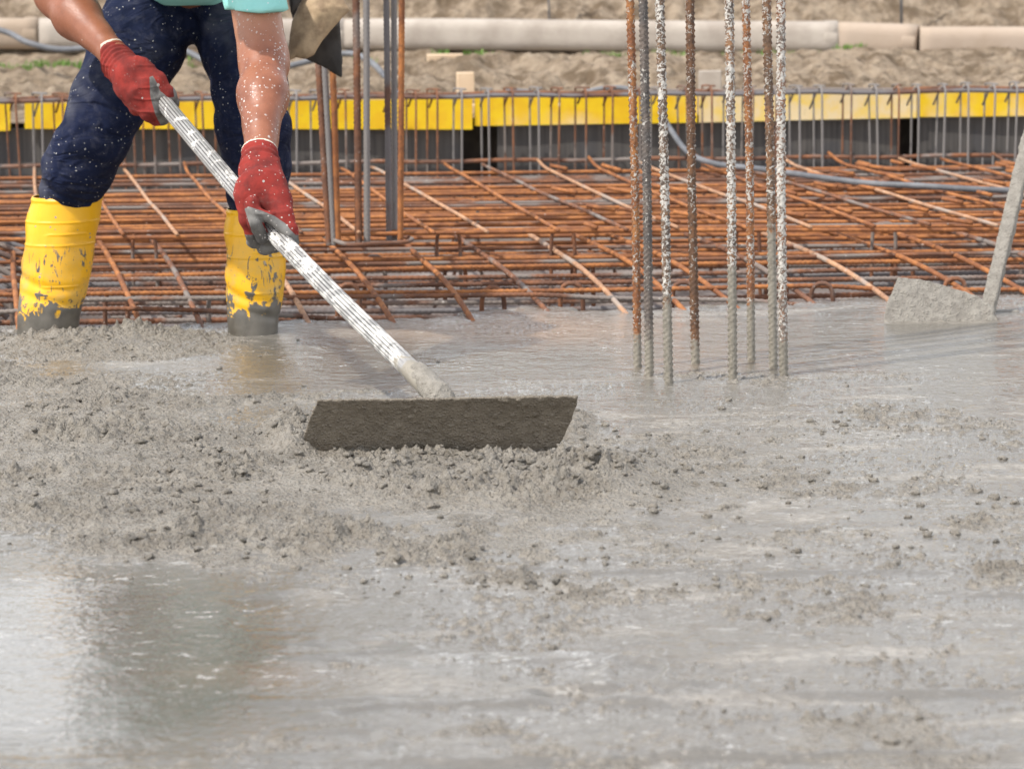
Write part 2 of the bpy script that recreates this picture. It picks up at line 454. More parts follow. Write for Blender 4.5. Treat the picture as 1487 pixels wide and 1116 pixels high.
def m_glove():
    m = M('red_knit_grey_dipped_glove')
    n = m.noise(22, 5, .65); w = m.noise(420, 3, .6)
    red = m.mix(m.ramp(n, .38, .68), (.26, .028, .021), (.13, .018, .015))
    red = m.mix(m.math('MULTIPLY', m.ramp(m.noise(40, 6, .7), .55, .75), .5), red, (.16, .07, .06))
    ribs = m.noise(1, 1, .5, m.coord((90, 900, 90)))
    grey = m.mix(m.ramp(n, .35, .65), (.075, .070, .066), (.185, .178, .165))
    cf = m.ramp(m.math('ADD', m.attr('coat'), m.math('MULTIPLY', m.math('SUBTRACT', m.noise(75, 4, .6), .5), .6)), .42, .58)
    c = m.mix(cf, red, grey)
    c = m.mix(m.ramp(m.attr('hem'), .4, .6), c, (.62, .57, .47))
    d = m.math('MAXIMUM', m.math('MULTIPLY', m.drops(190, .42, .28), m.attr('splat')), m.drops(60, .24, .20, 4.2))
    c = m.mix(d, c, (.38, .35, .32))
    m.P(base=c, rough=m.math('SUBTRACT', .88, m.math('MULTIPLY', cf, .35)), spec=.3,
        normal=m.bump(m.math('ADD', w, m.math('MULTIPLY', n, 1.5)), .5, .0013))
    return m.m
def m_boot():
    m = M('yellow_rubber')
    z = m.xyz(2); n = m.noise(16, 5, .6)
    y = m.mix(m.ramp(m.noise(5, 3, .5), .3, .7), (.80, .425, .003), (.72, .36, .003))
    y = m.mix(m.math('MULTIPLY', m.ramp(m.noise(28, 6, .75), .55, .75), .30), y, (.40, .24, .03))
    # mud: solid below, ragged tongues above, scattered blots
    st = m.noise(1, 5, .62, m.coord((17, 17, 13)), 1.2)
    lim = m.math('ADD', m.math('MULTIPLY', m.math('SUBTRACT', st, .5), .30), m.math('MULTIPLY', m.math('SUBTRACT', n, .5), .10))
    low = m.ramp(m.math('SUBTRACT', z, lim), .078, .088, 1, 0)
    streak = m.ramp(m.noise(1, 4, .7, m.coord((48, 48, 16), loc=(2, 1, 0)), 1.6), .585, .605)
    band = m.math('MULTIPLY', m.ramp(z, .19, .235, 1, 0), m.ramp(z, .04, .07))
    mid = m.math('MULTIPLY', streak, band)
    dr = m.math('MAXIMUM', m.drops(80, .28, .22), m.drops(30, .16, .16, 2.6))
    mud = m.math('MAXIMUM', m.math('MAXIMUM', low, mid), dr)
    y = m.mix(m.math('MULTIPLY', m.ramp(z, .26, .10), m.ramp(m.noise(11, 5, .7), .42, .62, 0, .5)), y, (.40, .32, .14))
    mc = m.mix(m.ramp(n, .35, .65), (.078, .070, .056), (.135, .122, .100))
    mc = m.mix(m.math('MULTIPLY', dr, m.ramp(z, .1, .15)), mc, (.32, .27, .19))
    c = m.mix(mud, y, mc)
    m.P(base=c, rough=m.math('ADD', .30, m.math('MULTIPLY', n, .18)), normal=m.bump(m.math('ADD', m.math('MULTIPLY', mud, 1.6), m.noise(60, 4, .6)), .4, .0016))
    return m.m
def m_alu():
    m = M('fluted_aluminium')
    n = m.noise(20, 5, .65)
    t = m.attr('along')
    sp = m.noise(1, 6, .68, m.coord((26, 26, 26)), .7)
    # heavy white splashes over the middle of the pole, mud close to the blade
    w = m.math('MULTIPLY', m.ramp(t, .30, .45), m.ramp(t, .90, .96, 1, 0))
    spl = m.ramp(m.math('ADD', sp, m.math('MULTIPLY', w, .10)), .56, .60)
    fine = m.ramp(m.noise(180, 4, .7), .60, .66)
    g = m.attr('groove')
    c = m.mix(m.ramp(n, .35, .65), (.42, .41, .395), (.30, .29, .275))
    c = m.mix(m.math('MULTIPLY', g, m.math('SUBTRACT', 1.0, m.math('MULTIPLY', spl, .0))), c, (.055, .050, .046))
    c = m.mix(m.math('MULTIPLY', m.math('MAXIMUM', spl, m.math('MULTIPLY', fine, .5)), m.math('SUBTRACT', 1.0, m.math('MULTIPLY', g, m.ramp(m.math('ADD', m.noise(10, 4, .6), m.math('MULTIPLY', w, .09)), .53, .60)))), c, (.56, .545, .51))
    mud = m.ramp(m.math('ADD', t, m.math('MULTIPLY', m.math('SUBTRACT', sp, .5), .12)), .895, .905)
    c = m.mix(mud, c, (.27, .245, .20))
    m.P(base=c, rough=m.math('ADD', .38, m.math('MULTIPLY', spl, .35)), metal=m.math('MULTIPLY', m.math('SUBTRACT', 1.0, m.math('MAXIMUM', spl, mud)), .35),
        normal=m.bump(m.math('ADD', m.math('MULTIPLY', spl, 1.0), m.noise(90, 4, .6)), .4, .0015))
    return m.m
CONC = m_concrete()
MUDDARK = m_crust('wet_concrete_crust_dark', (.150, .125, .092), (.208, .176, .133), .30)
MUDPALE = m_crust('wet_concrete_crust_pale', (.215, .195, .165), (.30, .277, .238), .5)
RUST = m_rust('orange_rust', (.41, .162, .052), (.215, .082, .034))
RUSTB = m_rust('brown_rust', (.25, .105, .05), (.13, .065, .042), .25, splash=.09)
RUSTD = m_rust('dark_rust', (.17, .085, .055), (.11, .07, .055), .45, (.16, .15, .15))
RUSTG = m_rust('grey_scale_steel', (.27, .18, .14), (.17, .14, .13), .8, (.215, .20, .19))
EARTH = m_earth(); SKIN = m_skin(); NAVY = m_trousers(); MINT = m_shirt(); GLOVE = m_glove(); BOOT = m_boot(); ALU = m_alu()
YBOARD = m_yellowboard(); DWALL = m_darkwall()
PIPE = m_plain('pale_concrete_pipe', (.33, .285, .24), (.43, .38, .325), 6, .9, 60, .003)
PIPEB = m_plain('tan_concrete_pipe', (.34, .265, .195), (.40, .32, .25), 3.5, .9, 60, .003)
WOOD = m_plain('pale_timber', (.66, .50, .34), (.55, .40, .26), 6, .8, 80, .002)
HOSE = m_plain('grey_plastic_hose', (.10, .105, .115), (.17, .175, .185), 9, .6)
LEATHER = m_plain('worn_tan_leather', (.46, .33, .20), (.27, .185, .11), 26, .7, 150, .002)
DARKLEATHER = m_plain('dark_leather', (.032, .026, .022), (.06, .05, .042), 14, .6, 200, .001)
BLACK = m_plain('black_rubber', (.02, .02, .02), (.03, .03, .03), 8, .5)
HAIR = m_plain('dark_hair', (.03, .02, .015), (.06, .04, .025), 200, .6, 600, .002)
GRASSM = m_plain('fresh_grass', (.10, .20, .03), (.17, .27, .06), 4, .7)
RULEY = m_plain('yellow_ruler_paint', (.75, .60, .03), (.65, .5, .03), 30, .5)
RULEW = m_plain('white_ruler_paint', (.7, .7, .66), (.6, .6, .57), 30, .5)
FLOORM = m_plain('blinding_concrete', (.33, .285, .26), (.20, .165, .145), 5, .5, 60, .004, .7)
IRIS = m_plain('brown_iris', (.04, .02, .01), (.06, .03, .015), 50, .2)
EYEW = m_plain('eye_white', (.7, .68, .65), (.66, .64, .6), 5, .3)

# ================================================================== wet concrete slab
EDGE_PX = [-1500, 0, 120, 330, 580, 700, 850, 1100, 1290, 1487, 3000]
EDGE_PY = [482, 474, 476, 468, 459, 456, 447, 441, 431, 427, 418]
def blob(px, py, x, y, rx, ry, rot=0):
    c, s = math.cos(rot), math.sin(rot)
    u = ((px - x) * c + (py - y) * s) / rx; v = (-(px - x) * s + (py - y) * c) / ry
    return np.exp(-(u * u + v * v) ** 1.3)
def clodmask(px, py):
    m = np.zeros_like(px)
    for (x, y, rx, ry, a, r) in [(700, 708, 330, 56, 1.1, .05), (560, 665, 140, 22, .8, 0), (885, 690, 130, 45, 1, .25), (425, 640, 45, 42, 1.1, 0),
                                 (835, 622, 30, 25, .9, 0),
                                 (150, 650, 200, 95, 1.0, .05), (60, 690, 130, 60, .9, 0), (290, 700, 200, 95, .95, .2), (420, 765, 190, 75, .9, .15),
                                 (240, 790, 170, 50, .85, .1), (340, 830, 100, 40, .75, 0), (150, 497, 190, 22, 1.0, 0), (30, 560, 120, 70, .7, 0), (200, 590, 120, 50, .6, 0),
                                 (790, 770, 250, 55, .85, .05), (900, 810, 150, 45, .8, 0), (620, 800, 230, 60, .72, 0), (700, 850, 330, 45, .62, .03), (980, 850, 200, 42, .6, 0), (520, 835, 160, 32, .6, 0),
                                 (1290, 600, 120, 20, .55, 0), (1150, 690, 300, 60, .50, .05), (1400, 740, 130, 50, .55, 0), (1000, 730, 120, 60, .6, 0),
                                 (1180, 800, 250, 50, .42, 0), (1430, 830, 70, 28, .7, 0), (1280, 900, 260, 45, .36, .1), (1100, 880, 150, 40, .45, .2),
                                 (700, 900, 260, 50, .38, .1), (560, 860, 120, 30, .3, 0), (1330, 1080, 60, 34, .7, 0), (810, 1095, 90, 35, .6, 0),
                                 (900, 1000, 260, 40, .3, 0), (420, 1010, 150, 35, .15, 0), (1260, 650, 300, 60, .42, 0), (1440, 620, 100, 60, .4, 0)]:
        m = np.maximum(m, a * blob(px, py, x, y, rx, ry, r))
    return m
def slab_height(X, Y):
    q = np.stack([X, Y, np.zeros_like(X)], 1)
    px, py = proj(q)
    behind = Y < 2.6
    px = np.where(behind, 700, px); py = np.where(behind, 1500, py)
    C = 1.15 * clodmask(px, py)
    C = C * (.75 + .5 * fbm2(X * 7, Y * 7, 3, 5))
    off = (np.abs(px - CX) > 850) | (py > 1150)
    C = np.where(off, .35 + .35 * fbm2(X * 2.2, Y * 2.2, 3, 9), C)
    calm0 = np.clip(blob(px, py, 190, 930, 330, 120, .12) + blob(px, py, 60, 1000, 260, 130) + blob(px, py, 620, 525, 330, 38) * .9
                   + blob(px, py, 1180, 500, 280, 40) * .8, 0, 1)
    C = np.maximum(C, .53 * sstep(-.25, .35, fbm2(X * 2.6, Y * 3.4, 4, 47, .6)) * (1 - calm0) * (py > 540))
    C = np.clip(C, 0, 1.15)
    # ragged paste: several sizes of lumps
    wx = X + .010 * fbm2(X * 40, Y * 40, 2, 31); wy = Y + .010 * fbm2(X * 40 + 9, Y * 40, 2, 33)
    d1, v1 = worley2(wx * 38, wy * 38, 1); d2, v2 = worley2(wx * 85, wy * 85, 2); d3, v3 = worley2(wx * 170, wy * 170, 3)
    b1 = np.clip(.62 - d1, 0, 1) * (v1 > .55) * (v1 * 1.6 - .5)
    b2 = np.clip(.6 - d2, 0, 1) * (v2 > .4) * v2
    b3 = np.clip(.6 - d3, 0, 1) * v3
    rg = 1 - np.abs(fbm2(X * 30, Y * 30, 4, 12))
    f1 = fbm2(X * 16, Y * 16, 5, 13, .6)
    rough = .020 * b1 + .011 * b2 + .0045 * b3 + .006 * f1 + .0035 * (rg - .6) + .003 * fbm2(X * 90, Y * 90, 3, 77, .6) + .008 * (np.abs(fbm2(wx * 42, wy * 42, 4, 78, .6)) - .2)
    rough = rough * (.35 + 1.15 * sstep(-.25, .4, fbm2(X * 8, Y * 8, 3, 99)))
    h = -.0072 + C * (.0118 + rough * (.95 + .45 * C)) + (.0022 * fbm2(X * 45, Y * 45, 3, 21)) * (C > .02)
    # sparse pebbles breaking the film everywhere but the calm puddles
    calm = np.clip(blob(px, py, 190, 930, 330, 120, .12) + blob(px, py, 60, 1000, 260, 130) + blob(px, py, 620, 525, 330, 38) * .8
                   + blob(px, py, 1180, 500, 280, 40) * .6, 0, 1)
    calm = np.where(off, 0, calm)
    dp, vp = worley2(wx * 52, wy * 52, 8)
    peb = np.clip(.5 - dp, 0, 1) * (vp > .70)
    dq, vq = worley2(wx * 95, wy * 95, 18); peb = np.maximum(peb, np.clip(.5 - dq, 0, 1) * (vq > .68) * .62)
    h = h + peb * .022 * (1 - calm) * (C < .5) * np.clip(.6 + fbm2(X * 3, Y * 3, 2, 44) * .7, 0, 1)
    # heaps: dragged in front of the blade and at its ends
    heap = .016 * blob(px, py, 690, 700, 300, 30) + .002 * blob(px, py, 640, 668, 230, 9) + .030 * blob(px, py, 425, 640, 34, 30) + .009 * blob(px, py, 842, 622, 30, 26) \
        + .020 * blob(px, py, 890, 696, 90, 30) + .018 * blob(px, py, 150, 500, 170, 20) + .012 * blob(px, py, 200, 690, 260, 90) + .010 * blob(px, py, 60, 690, 120, 50)
    h = h + heap * (1 + .5 * fbm2(X * 12, Y * 12, 3, 60))
    # film surface: slow swell, long ridges where slurry has slumped
    fx = X * 1.0; fy = Y * 2.4
    near = sstep(5.2, 3.6, Y)
    sw = .0022 * fbm2(fx * 3.2, fy * 1.4, 3, 91) + .0052 * near * fbm2(X * 9, Y * 7, 3, 92) + .0012 * fbm2(X * 13, Y * 15, 3, 97)
    ridge = 1 - np.abs(fbm2(X * 1.5 + .5 * fbm2(X * 3, Y * 3, 2, 95), Y * 5.0, 3, 93)) * 9
    ridge = np.clip(ridge, 0, 1)
    rp = .0006 * fbm2(X * 28, Y * 30, 3, 94)
    W = sw * (1 - .75 * calm) + .0080 * ridge * (1 - calm) * near + rp * (1 - .85 * calm)
    z = np.maximum(h, W)
    k = .0012; t = np.clip(.5 + .5 * (h - W) / k, 0, 1)
    z = W * (1 - t) + h * t + k * t * (1 - t)
    clod = sstep(-.0008, .0022, h - W)
    # the pour stops here
    epy = np.interp(px, EDGE_PX, EDGE_PY)
    dist = (epy - py) / 88.0 + .11 * fbm2(X * 4, Y * 4, 3, 51) + .04 * fbm2(X * 25, Y * 25, 2, 52)
    dist = np.where(behind, -1, dist)
    e = sstep(.0, .16, dist)
    lip = np.exp(-(dist + .03) ** 2 / .004) * .004 * fbm2(X * 22, Y * 22, 3, 54)
    z = z * (1 - e) + lip - .155 * e + e * .022 * fbm2(X * 14, Y * 14, 3, 53)
    clod = np.maximum(clod, sstep(.02, .1, dist) * .6)
    rust_brown = blob(px, py, 760, 478, 230, 24) * .9 + blob(px, py, 1010, 520, 120, 24) * .3 + blob(px, py, 360, 980, 120, 20) * .2  # patches where brown reflections are put into the colour of the film
    rust_brown = np.where(behind, 0, rust_brown) * (1 - clod * .6)
    calm = np.maximum(calm, 0) * (1 - clod)
    return z, clod, rust_brown, calm
def axis(a, b, step, lo, hi, grow=1.12, mx=.15):
    mid = list(np.arange(a, b, step)); s = step; x = a; L = []
    while x > lo:
        s = min(s * grow, mx); x -= s; L.append(x)
    s = step; x = mid[-1]; R = []
    while x < hi:
        s = min(s * grow, mx); x += s; R.append(x)
    return np.array(L[::-1] + mid + R)
gx = axis(-1.36, 1.36, .0032, -5.0, 5.0)
gy = np.concatenate([axis(3.3, 5.2, .0030, -3.0, 5.2)[:-1], np.arange(5.2, 7.9, .0040)])
gy = np.unique(np.round(gy, 5))
XX, YY = np.meshgrid(gx, gy)
zz, cl, ru, ca = slab_height(XX.ravel(), YY.ravel())
nx, ny = len(gx), len(gy)
ii = np.arange(ny - 1)[:, None] * nx + np.arange(nx - 1)[None, :]
fc = np.stack([ii, ii + 1, ii + 1 + nx, ii + nx], -1).reshape(-1, 4)
slab = mesh_obj('wet_concrete_slab', np.stack([XX.ravel(), YY.ravel(), zz], 1), fc, CONC, attrs={'clod': cl, 'rust': ru, 'calm': ca})
tag(slab, kind='structure')
del XX, YY, zz, cl, ru, ca
# loose lumps of aggregate paste lying on it (uncountable)
def ico(sub):
    import bmesh
    bm = bmesh.new(); bmesh.ops.create_icosphere(bm, subdivisions=sub, radius=1)
    v = np.array([w.co[:] for w in bm.verts]); f = [[q.index for q in p.verts] for p in bm.faces]; bm.free()
    return v, np.array(f)
iv, jf = ico(2)
protos = []
for k in range(14):
    s = 1 + .42 * vnoise(iv * 1.5 + k * 9.1, k) + .30 * vnoise(iv * 3.3 + k * 5, k + 50)
    protos.append(iv * s[:, None])
NS = 26000
sx = rng.uniform(-1.3, 1.3, NS); sy = rng.uniform(3.3, 7.2, NS)
q = np.stack([sx, sy, np.zeros(NS)], 1); ppx, ppy = proj(q)
cmk = clodmask(ppx, ppy) * np.clip(.55 + 1.3 * fbm2(sx * 5, sy * 5, 3, 70), 0, 1)
inside = (ppy > np.interp(ppx, EDGE_PX, EDGE_PY) + 12) & (ppx > -60) & (ppx < 1550)
cmk = cmk + .02 * (ppy < 900)
keep = (rng.random(NS) < np.clip(cmk, 0, 1) ** 1.5 * .55) & inside
hump = blob(ppx, ppy, 700, 675, 300, 40) + blob(ppx, ppy, 890, 690, 110, 35) + blob(ppx, ppy, 430, 640, 40, 40)
keep |= (rng.random(NS) < hump * .5) & inside
sx, sy, hump = sx[keep], sy[keep], hump[keep]
sz, _, _, _ = slab_height(sx, sy)
Vs, Fs = [], []
for k in range(len(sx)):
    r = .0018 + .0066 * rng.random() ** 3.2 + .0022 * hump[k] * rng.random() ** 2
    a = rng.uniform(0, 6.28); c, s = math.cos(a), math.sin(a)
    b = rng.uniform(0, 6.28); c2, s2 = math.cos(b), math.sin(b)
    v = protos[rng.integers(14)]
    v = v @ np.array([[1, 0, 0], [0, c2, -s2], [0, s2, c2]]).T
    v = v * [1.25, 1, .72] @ np.array([[c, -s, 0], [s, c, 0], [0, 0, 1]]).T
    Vs.append(v * r + [sx[k], sy[k], sz[k] + r * .22]); Fs.append(jf + len(iv) * k)
lump = mesh_obj('concrete_lumps', np.vstack(Vs), np.vstack(Fs).astype(np.int32), CONC)
at = lump.data.attributes.new('stone', 'FLOAT', 'POINT'); at.data.foreach_set('value', np.repeat((rng.random(len(sx)) < .3) * rng.random(len(sx)), len(iv)).astype(np.float32))
at = lump.data.attributes.new('clod', 'FLOAT', 'POINT'); at.data.foreach_set('value', np.ones(len(lump.data.vertices), dtype=np.float32))
tag(lump, 'small lumps of wet grey aggregate paste scattered over the fresh concrete', 'concrete lumps', kind='stuff')
del Vs, Fs

# ================================================================== floor, site ground, bank
def grid(name, xs, ys, zf, mat, kind='structure'):
    A, B = np.meshgrid(xs, ys); a, b = A.ravel(), B.ravel()
    x2, y2, z2 = zf(a, b)
    n_, m_ = len(xs), len(ys)
    i = np.arange(m_ - 1)[:, None] * n_ + np.arange(n_ - 1)[None, :]
    f = np.stack([i, i + 1, i + 1 + n_, i + n_], -1).reshape(-1, 4)
    o = mesh_obj(name, np.stack([x2, y2, z2], 1), f, mat); o['kind'] = kind
    return o
grid('foundation_floor', np.linspace(-6, 6, 200), np.linspace(7.0, 10.9, 90), lambda a, b: (a, b, -.135 + .012 * fbm2(a * 4, b * 4, 3, 3)), FLOORM)
grid('site_ground', np.linspace(-150, 150, 40), np.linspace(-60, 260, 40), lambda a, b: (a, b, -.32 + 0 * a), EARTH)
KY = [10.16, 10.3, 10.9, 11.7, 12.15, 12.5, 12.9, 13.5, 14.3, 16, 80]
KZ = [.27, .275, .285, .345, .37, .40, .58, 1.12, 1.32, 1.42, 1.6]
def bankz(a, b):
    z = np.interp(b, KY, KZ)
    am = sstep(10.3, 10.6, b) * (1 - .55 * np.exp(-((b - 12.1) / .28) ** 2))
    r1 = fbm2(a * 2.1, b * 2.1, 4, 81, .55); r2 = 1 - np.abs(fbm2(a * 4.5, b * 5, 4, 82, .55)) * 2
    z = z + am * (.075 * r1 + .050 * r2 + .020 * fbm2(a * 22, b * 22, 3, 83)) + sstep(12.6, 13.3, b) * .10 * fbm2(a * 1.6, b * 1.6, 4, 84)
    return a, b, z
by_ = np.concatenate([np.linspace(10.16, 13.6, 380), np.linspace(13.64, 16, 50), np.linspace(17, 80, 30)])
grid('earth_bank', np.concatenate([np.linspace(-30, -2.9, 60), np.linspace(-2.88, 2.88, 620), np.linspace(2.9, 30, 60)]), by_, bankz, EARTH)
# grass: tufts at the foot of the pipe and a fringe on the crest
def grass(name, pts, hgt, label):
    V, Fc = [], []
    for (x, y, z) in pts:
        for k in range(rng.integers(5, 10)):
            a = rng.uniform(0, 6.28); h = hgt * rng.uniform(.5, 1.2); w = .0025 + hgt * .03; l = rng.uniform(.1, .6) * h
            d = np.array([math.cos(a), math.sin(a), 0]); e = np.array([-d[1], d[0], 0]) * w
            p = np.array([x, y, z]) + rng.normal(0, .012, 3) * [1, 1, 0]
            n0 = len(V); V += [p - e, p + e, p + d * l * .4 + [0, 0, h * .6] + e * .7, p + d * l * .4 + [0, 0, h * .6] - e * .7, p + d * l + [0, 0, h]]
            Fc += [(n0, n0 + 1, n0 + 2, n0 + 3), (n0 + 3, n0 + 2, n0 + 4)]
    o = mesh_obj(name, np.array(V), Fc, GRASSM, smooth=False)
    tag(o, label, 'grass', kind='stuff')
pts = []
for (px, py, n, sp) in [(90, 74, 40, .10), (28, 70, 12, .05), (60, 66, 10, .05), (292, 64, 10, .03), (505, 70, 16, .05), (700, 74, 12, .06), (905, 84, 18, .08), (978, 82, 10, .04),
                        (1100, 90, 24, .12), (1245, 80, 12, .05), (1180, 92, 14, .12), (640, 78, 8, .03)]:
    for k in range(n):
        g = P3(px, py, 12.0); x = g[0] + rng.normal(0, sp); y = 11.95 + rng.normal(0, .05)
        pts.append((x, y, float(bankz(np.array([x]), np.array([y]))[2][0]) - .006))
grass('grass', pts, .030, 'sparse green grass tufts along the foot of the pale pipe')
pts = []
for k in range(9000):
    x = rng.uniform(-9, 9); y = 14.0 + abs(rng.normal(0, .8))
    pts.append((x, y, float(np.interp(y, KY, KZ)) - .05))
grass('grass', pts, .34, 'tall green grass growing along the crest of the earth bank')
# ================================================================== reinforcing bars
def ribbed(path_pts, r, seg=14, pitch=.0095, amp=.10, top=None, fine=None):
    """path with real chevron ribs"""
    path, s = resample(path_pts, pitch / 5 if fine is None else fine)
    def rf(S, ph):
        a = (S / pitch + 1.1 * np.abs(np.sin(ph)) * 1.0 + (np.sin(ph) > 0) * .5) % 1.0
        rib = np.exp(-((a - .5) / .17) ** 2) * np.clip(np.abs(np.sin(ph)) * 2.2, 0, 1)
        lug = np.exp(-((np.abs(np.cos(ph)) - 1) / .05) ** 2) * .8
        return 1 - amp * .5 + amp * np.maximum(rib, lug) * 1.6
    return tube(path, r, seg, rf)
CB = [(915, 926, 533, 1), (934, 943, 545, 0), (958, 971, 556, 2), (1002, 1010, 527, 3), (1059, 1064, 552, 2), (1083, 1091, 522, 1), (1113, 1123, 533, 1), (1134, 1138, 545, 2)]
clab = ['orange rusted starter bar with white flecks, far left of the eight splashed bars',
        'dark grey starter bar with a clean shaft, second from the left of the splashed bars',
        'white splashed starter bar with the nearest foot, third from the left',
        'solitary dark brown starter bar with a gap on both sides, amid the splashed bars',
        'heavily whitened starter bar right of the gap, first of the right four splashed bars',
        'orange and white starter bar with the farthest foot, second of the right four splashed bars',
        'brown starter bar with grey mud coat, crowded directly left of the rightmost splashed bar',
        'rightmost of the eight splashed starter bars, white speckled with a rust stripe']
cm = [m_colbar('bar_orange', (.38, .165, .055), (.22, .085, .035), .045, .07), m_colbar('bar_scale', (.10, .09, .085), (.16, .13, .11), .015, .09),
      m_colbar('bar_white', (.11, .085, .07), (.20, .12, .07), .10, .16), m_colbar('bar_brown', (.19, .09, .04), (.11, .06, .035), .03, .04),
      m_colbar('bar_white_heavy', (.13, .10, .08), (.30, .16, .08), .12, .24), m_colbar('bar_orange_white', (.36, .15, .05), (.22, .09, .04), .07, .12),
      m_colbar('bar_mudded', (.26, .13, .06), (.13, .08, .05), .05, .30), m_colbar('bar_specked', (.30, .14, .07), (.20, .15, .12), .13, .08)]
for k, (xt, xb, yb, _) in enumerate(CB):
    b = G(xb, yb); t = PY(xt, 0, b[1] + rng.uniform(-.02, .02)); d = t - b
    p0 = b - d * .12; p2 = b + d * 2.1
    bend = np.array([rng.uniform(-.003, .003), 0, 0])
    v, f = ribbed([p0, b, b + d * .5 + bend, t, p2], .0098 if k not in (0, 5) else .0090, pitch=.0125 if k != 1 else .0105, amp=.17)
    tag(mesh_obj('starter_bar', v, f, cm[k], origin=b), clab[k], 'rebar', 'splashed column starter bars in the wet concrete')
# little mud collars where each bar leaves the concrete
LB = [(457, 478, 352, RUSTB, .0105, 'brown rusted bar, leftmost of the far column group beyond the pole', 112),
      (466, 484.5, 352, RUSTG, .0100, 'dark grey ribbed bar tight against the leftmost bar of the far column group', 112),
      (480, 491, 352, RUST, .0095, 'orange ribbed bar hanging down below the dark tool pouch, third of the far column group', 112),
      (517, 521, 350, RUSTB, .0110, 'thick brown rusty bar standing alone just right of the tool pouch', 0),
      (532, 533, 350, RUSTG, .0100, 'clean grey ribbed bar right of the thick brown bar in the far column group', 0),
      (561, 565, 347, RUSTD, .0092, 'dark brown bar, first of the tight trio at the right of the far column group', 0),
      (572, 573, 345, RUSTG, .0092, 'smooth bluish grey bar in the middle of the tight far trio', 0),
      (583.5, 581.5, 350, RUST, .0092, 'orange brown ribbed bar, rightmost of the far column group', 0)]
for (xt, xb, yb, mt, r, lab, _) in LB:
    b = G(xb, yb, .105); r *= .9; t = PY(xt, 0, b[1]); d = t - b
    v, f = ribbed([b - d * .012, b, t, b + d * 1.9], r, 12, .013, .12, fine=.0034)
    tag(mesh_obj('starter_bar', v, f, mt, origin=b), lab, 'rebar', 'far column starter bars beyond the mats')
# link hoop tied round the foot of the far column
hp = [G(470, 346, .105), G(505, 358, .105), G(545, 357, .105), G(592, 354, .105), G(588, 347, .105), G(500, 341, .105), G(472, 344, .105)]
hp = [p + np.array([0, 0, .006]) for p in hp]
v, f = tube(spline(hp, .01), .006, 8)
tag(mesh_obj('column_link', v, f, RUSTB, origin=hp[0]), 'rusty bent link lying round the foot of the far bar group', 'rebar link')

# ---- mats
RUSTP = m_rust('pale_dusty_rust', (.52, .30, .17), (.36, .20, .12), .2, (.34, .27, .22), splash=.10)
SK = math.tan(math.radians(10.8))
def bar_path(p, q, n=14, wob=.004, sag=0.0, sd=0):
    t = np.linspace(0, 1, n)[:, None]; P = p * (1 - t) + q * t
    P[:, 2] += sag * (4 * t[:, 0] * (t[:, 0] - 1)) + wob * vnoise2(t[:, 0] * 4 + sd, t[:, 0] * 0 + sd, 3)
    P[:, 0] += wob * .8 * vnoise2(t[:, 0] * 3 + sd, t[:, 0] * 0 + sd, 4)
    P[:, 1] += wob * .8 * vnoise2(t[:, 0] * 3 + sd, t[:, 0] * 0 + sd, 5)
    return P
def beads(S, ph):
    return 1 + .12 * np.sin(S * 2 * math.pi / .016 + (np.sin(ph) > 0) * 1.5)
_ex = np.linspace(-3.2, 3.4, 60)
def edge_y0(x):
    lo, hi = 6.6, 7.9
    for _ in range(25):
        m = (lo + hi) / 2; p = proj(np.array([[x, m, 0.]]))
        if p[1][0] > np.interp(p[0][0], EDGE_PX, EDGE_PY): lo = m
        else: hi = m
    return lo
_ey = np.array([edge_y0(x) for x in _ex])
def barpart(name, path, r, mat, parent, ribs=False):
    if ribs: path = resample(path, .004)[0]
    v, f = tube(path, r, 8, beads if ribs else None)
    return mesh_obj(name, v, f, mat, parent)
X0, X1 = -2.7, 2.9
# raised rear mat
zr = .12
rear = empty('rebar_mat', (0, 8.8, zr)); tag(rear, 'raised dense mat of bright orange bars filling the rear of the pit', 'rebar mat')
yr = list(np.arange(7.86, 9.75, .105))
for k, y in enumerate(yr + [7.88]):
    y += rng.uniform(-.012, .012)
    barpart('crossbar', bar_path(np.array([X0 + rng.uniform(-.1, .1), y, zr]), np.array([X1 + rng.uniform(-.1, .1), y + .01, zr]), 20, .006, 0, k), .0056, RUST if rng.random() < .75 - .5 * (y > 9.3) else RUSTB, rear)
for k, y in enumerate(np.arange(7.84, 9.85, .078)):
    z = .045 + rng.uniform(-.006, .006)
    barpart('lower_crossbar', bar_path(np.array([X0, y + rng.uniform(-.02, .02), z]), np.array([X1, y, z]), 20, .008, 0, k + 40), .0056, RUST if k % 3 else RUSTB, rear)
k = 0
for x in np.arange(X0 - .1, X1 + .75, .172):
    xa = x + rng.uniform(-.022, .022)
    ya, yb = 7.80 + rng.uniform(-.03, .03), 9.84
    yaw = SK + rng.uniform(-.02, .02)
    P = bar_path(np.array([xa, ya, zr + .012]), np.array([xa - (yb - ya) * yaw, yb, zr + .014]), 22, .003, 0, k + 90)
    P[:, 0] += .05 * rng.uniform(-.2, 1) * (np.linspace(0, 1, 22) - .5) ** 2
    P[-3:, 2] += np.array([.0, .006, .02]) * rng.uniform(-.5, 1.4)
    barpart('lengthwise_bar', P, .0054, [RUST, RUSTP, RUST, RUSTB, RUSTP][k % 5], rear); k += 1
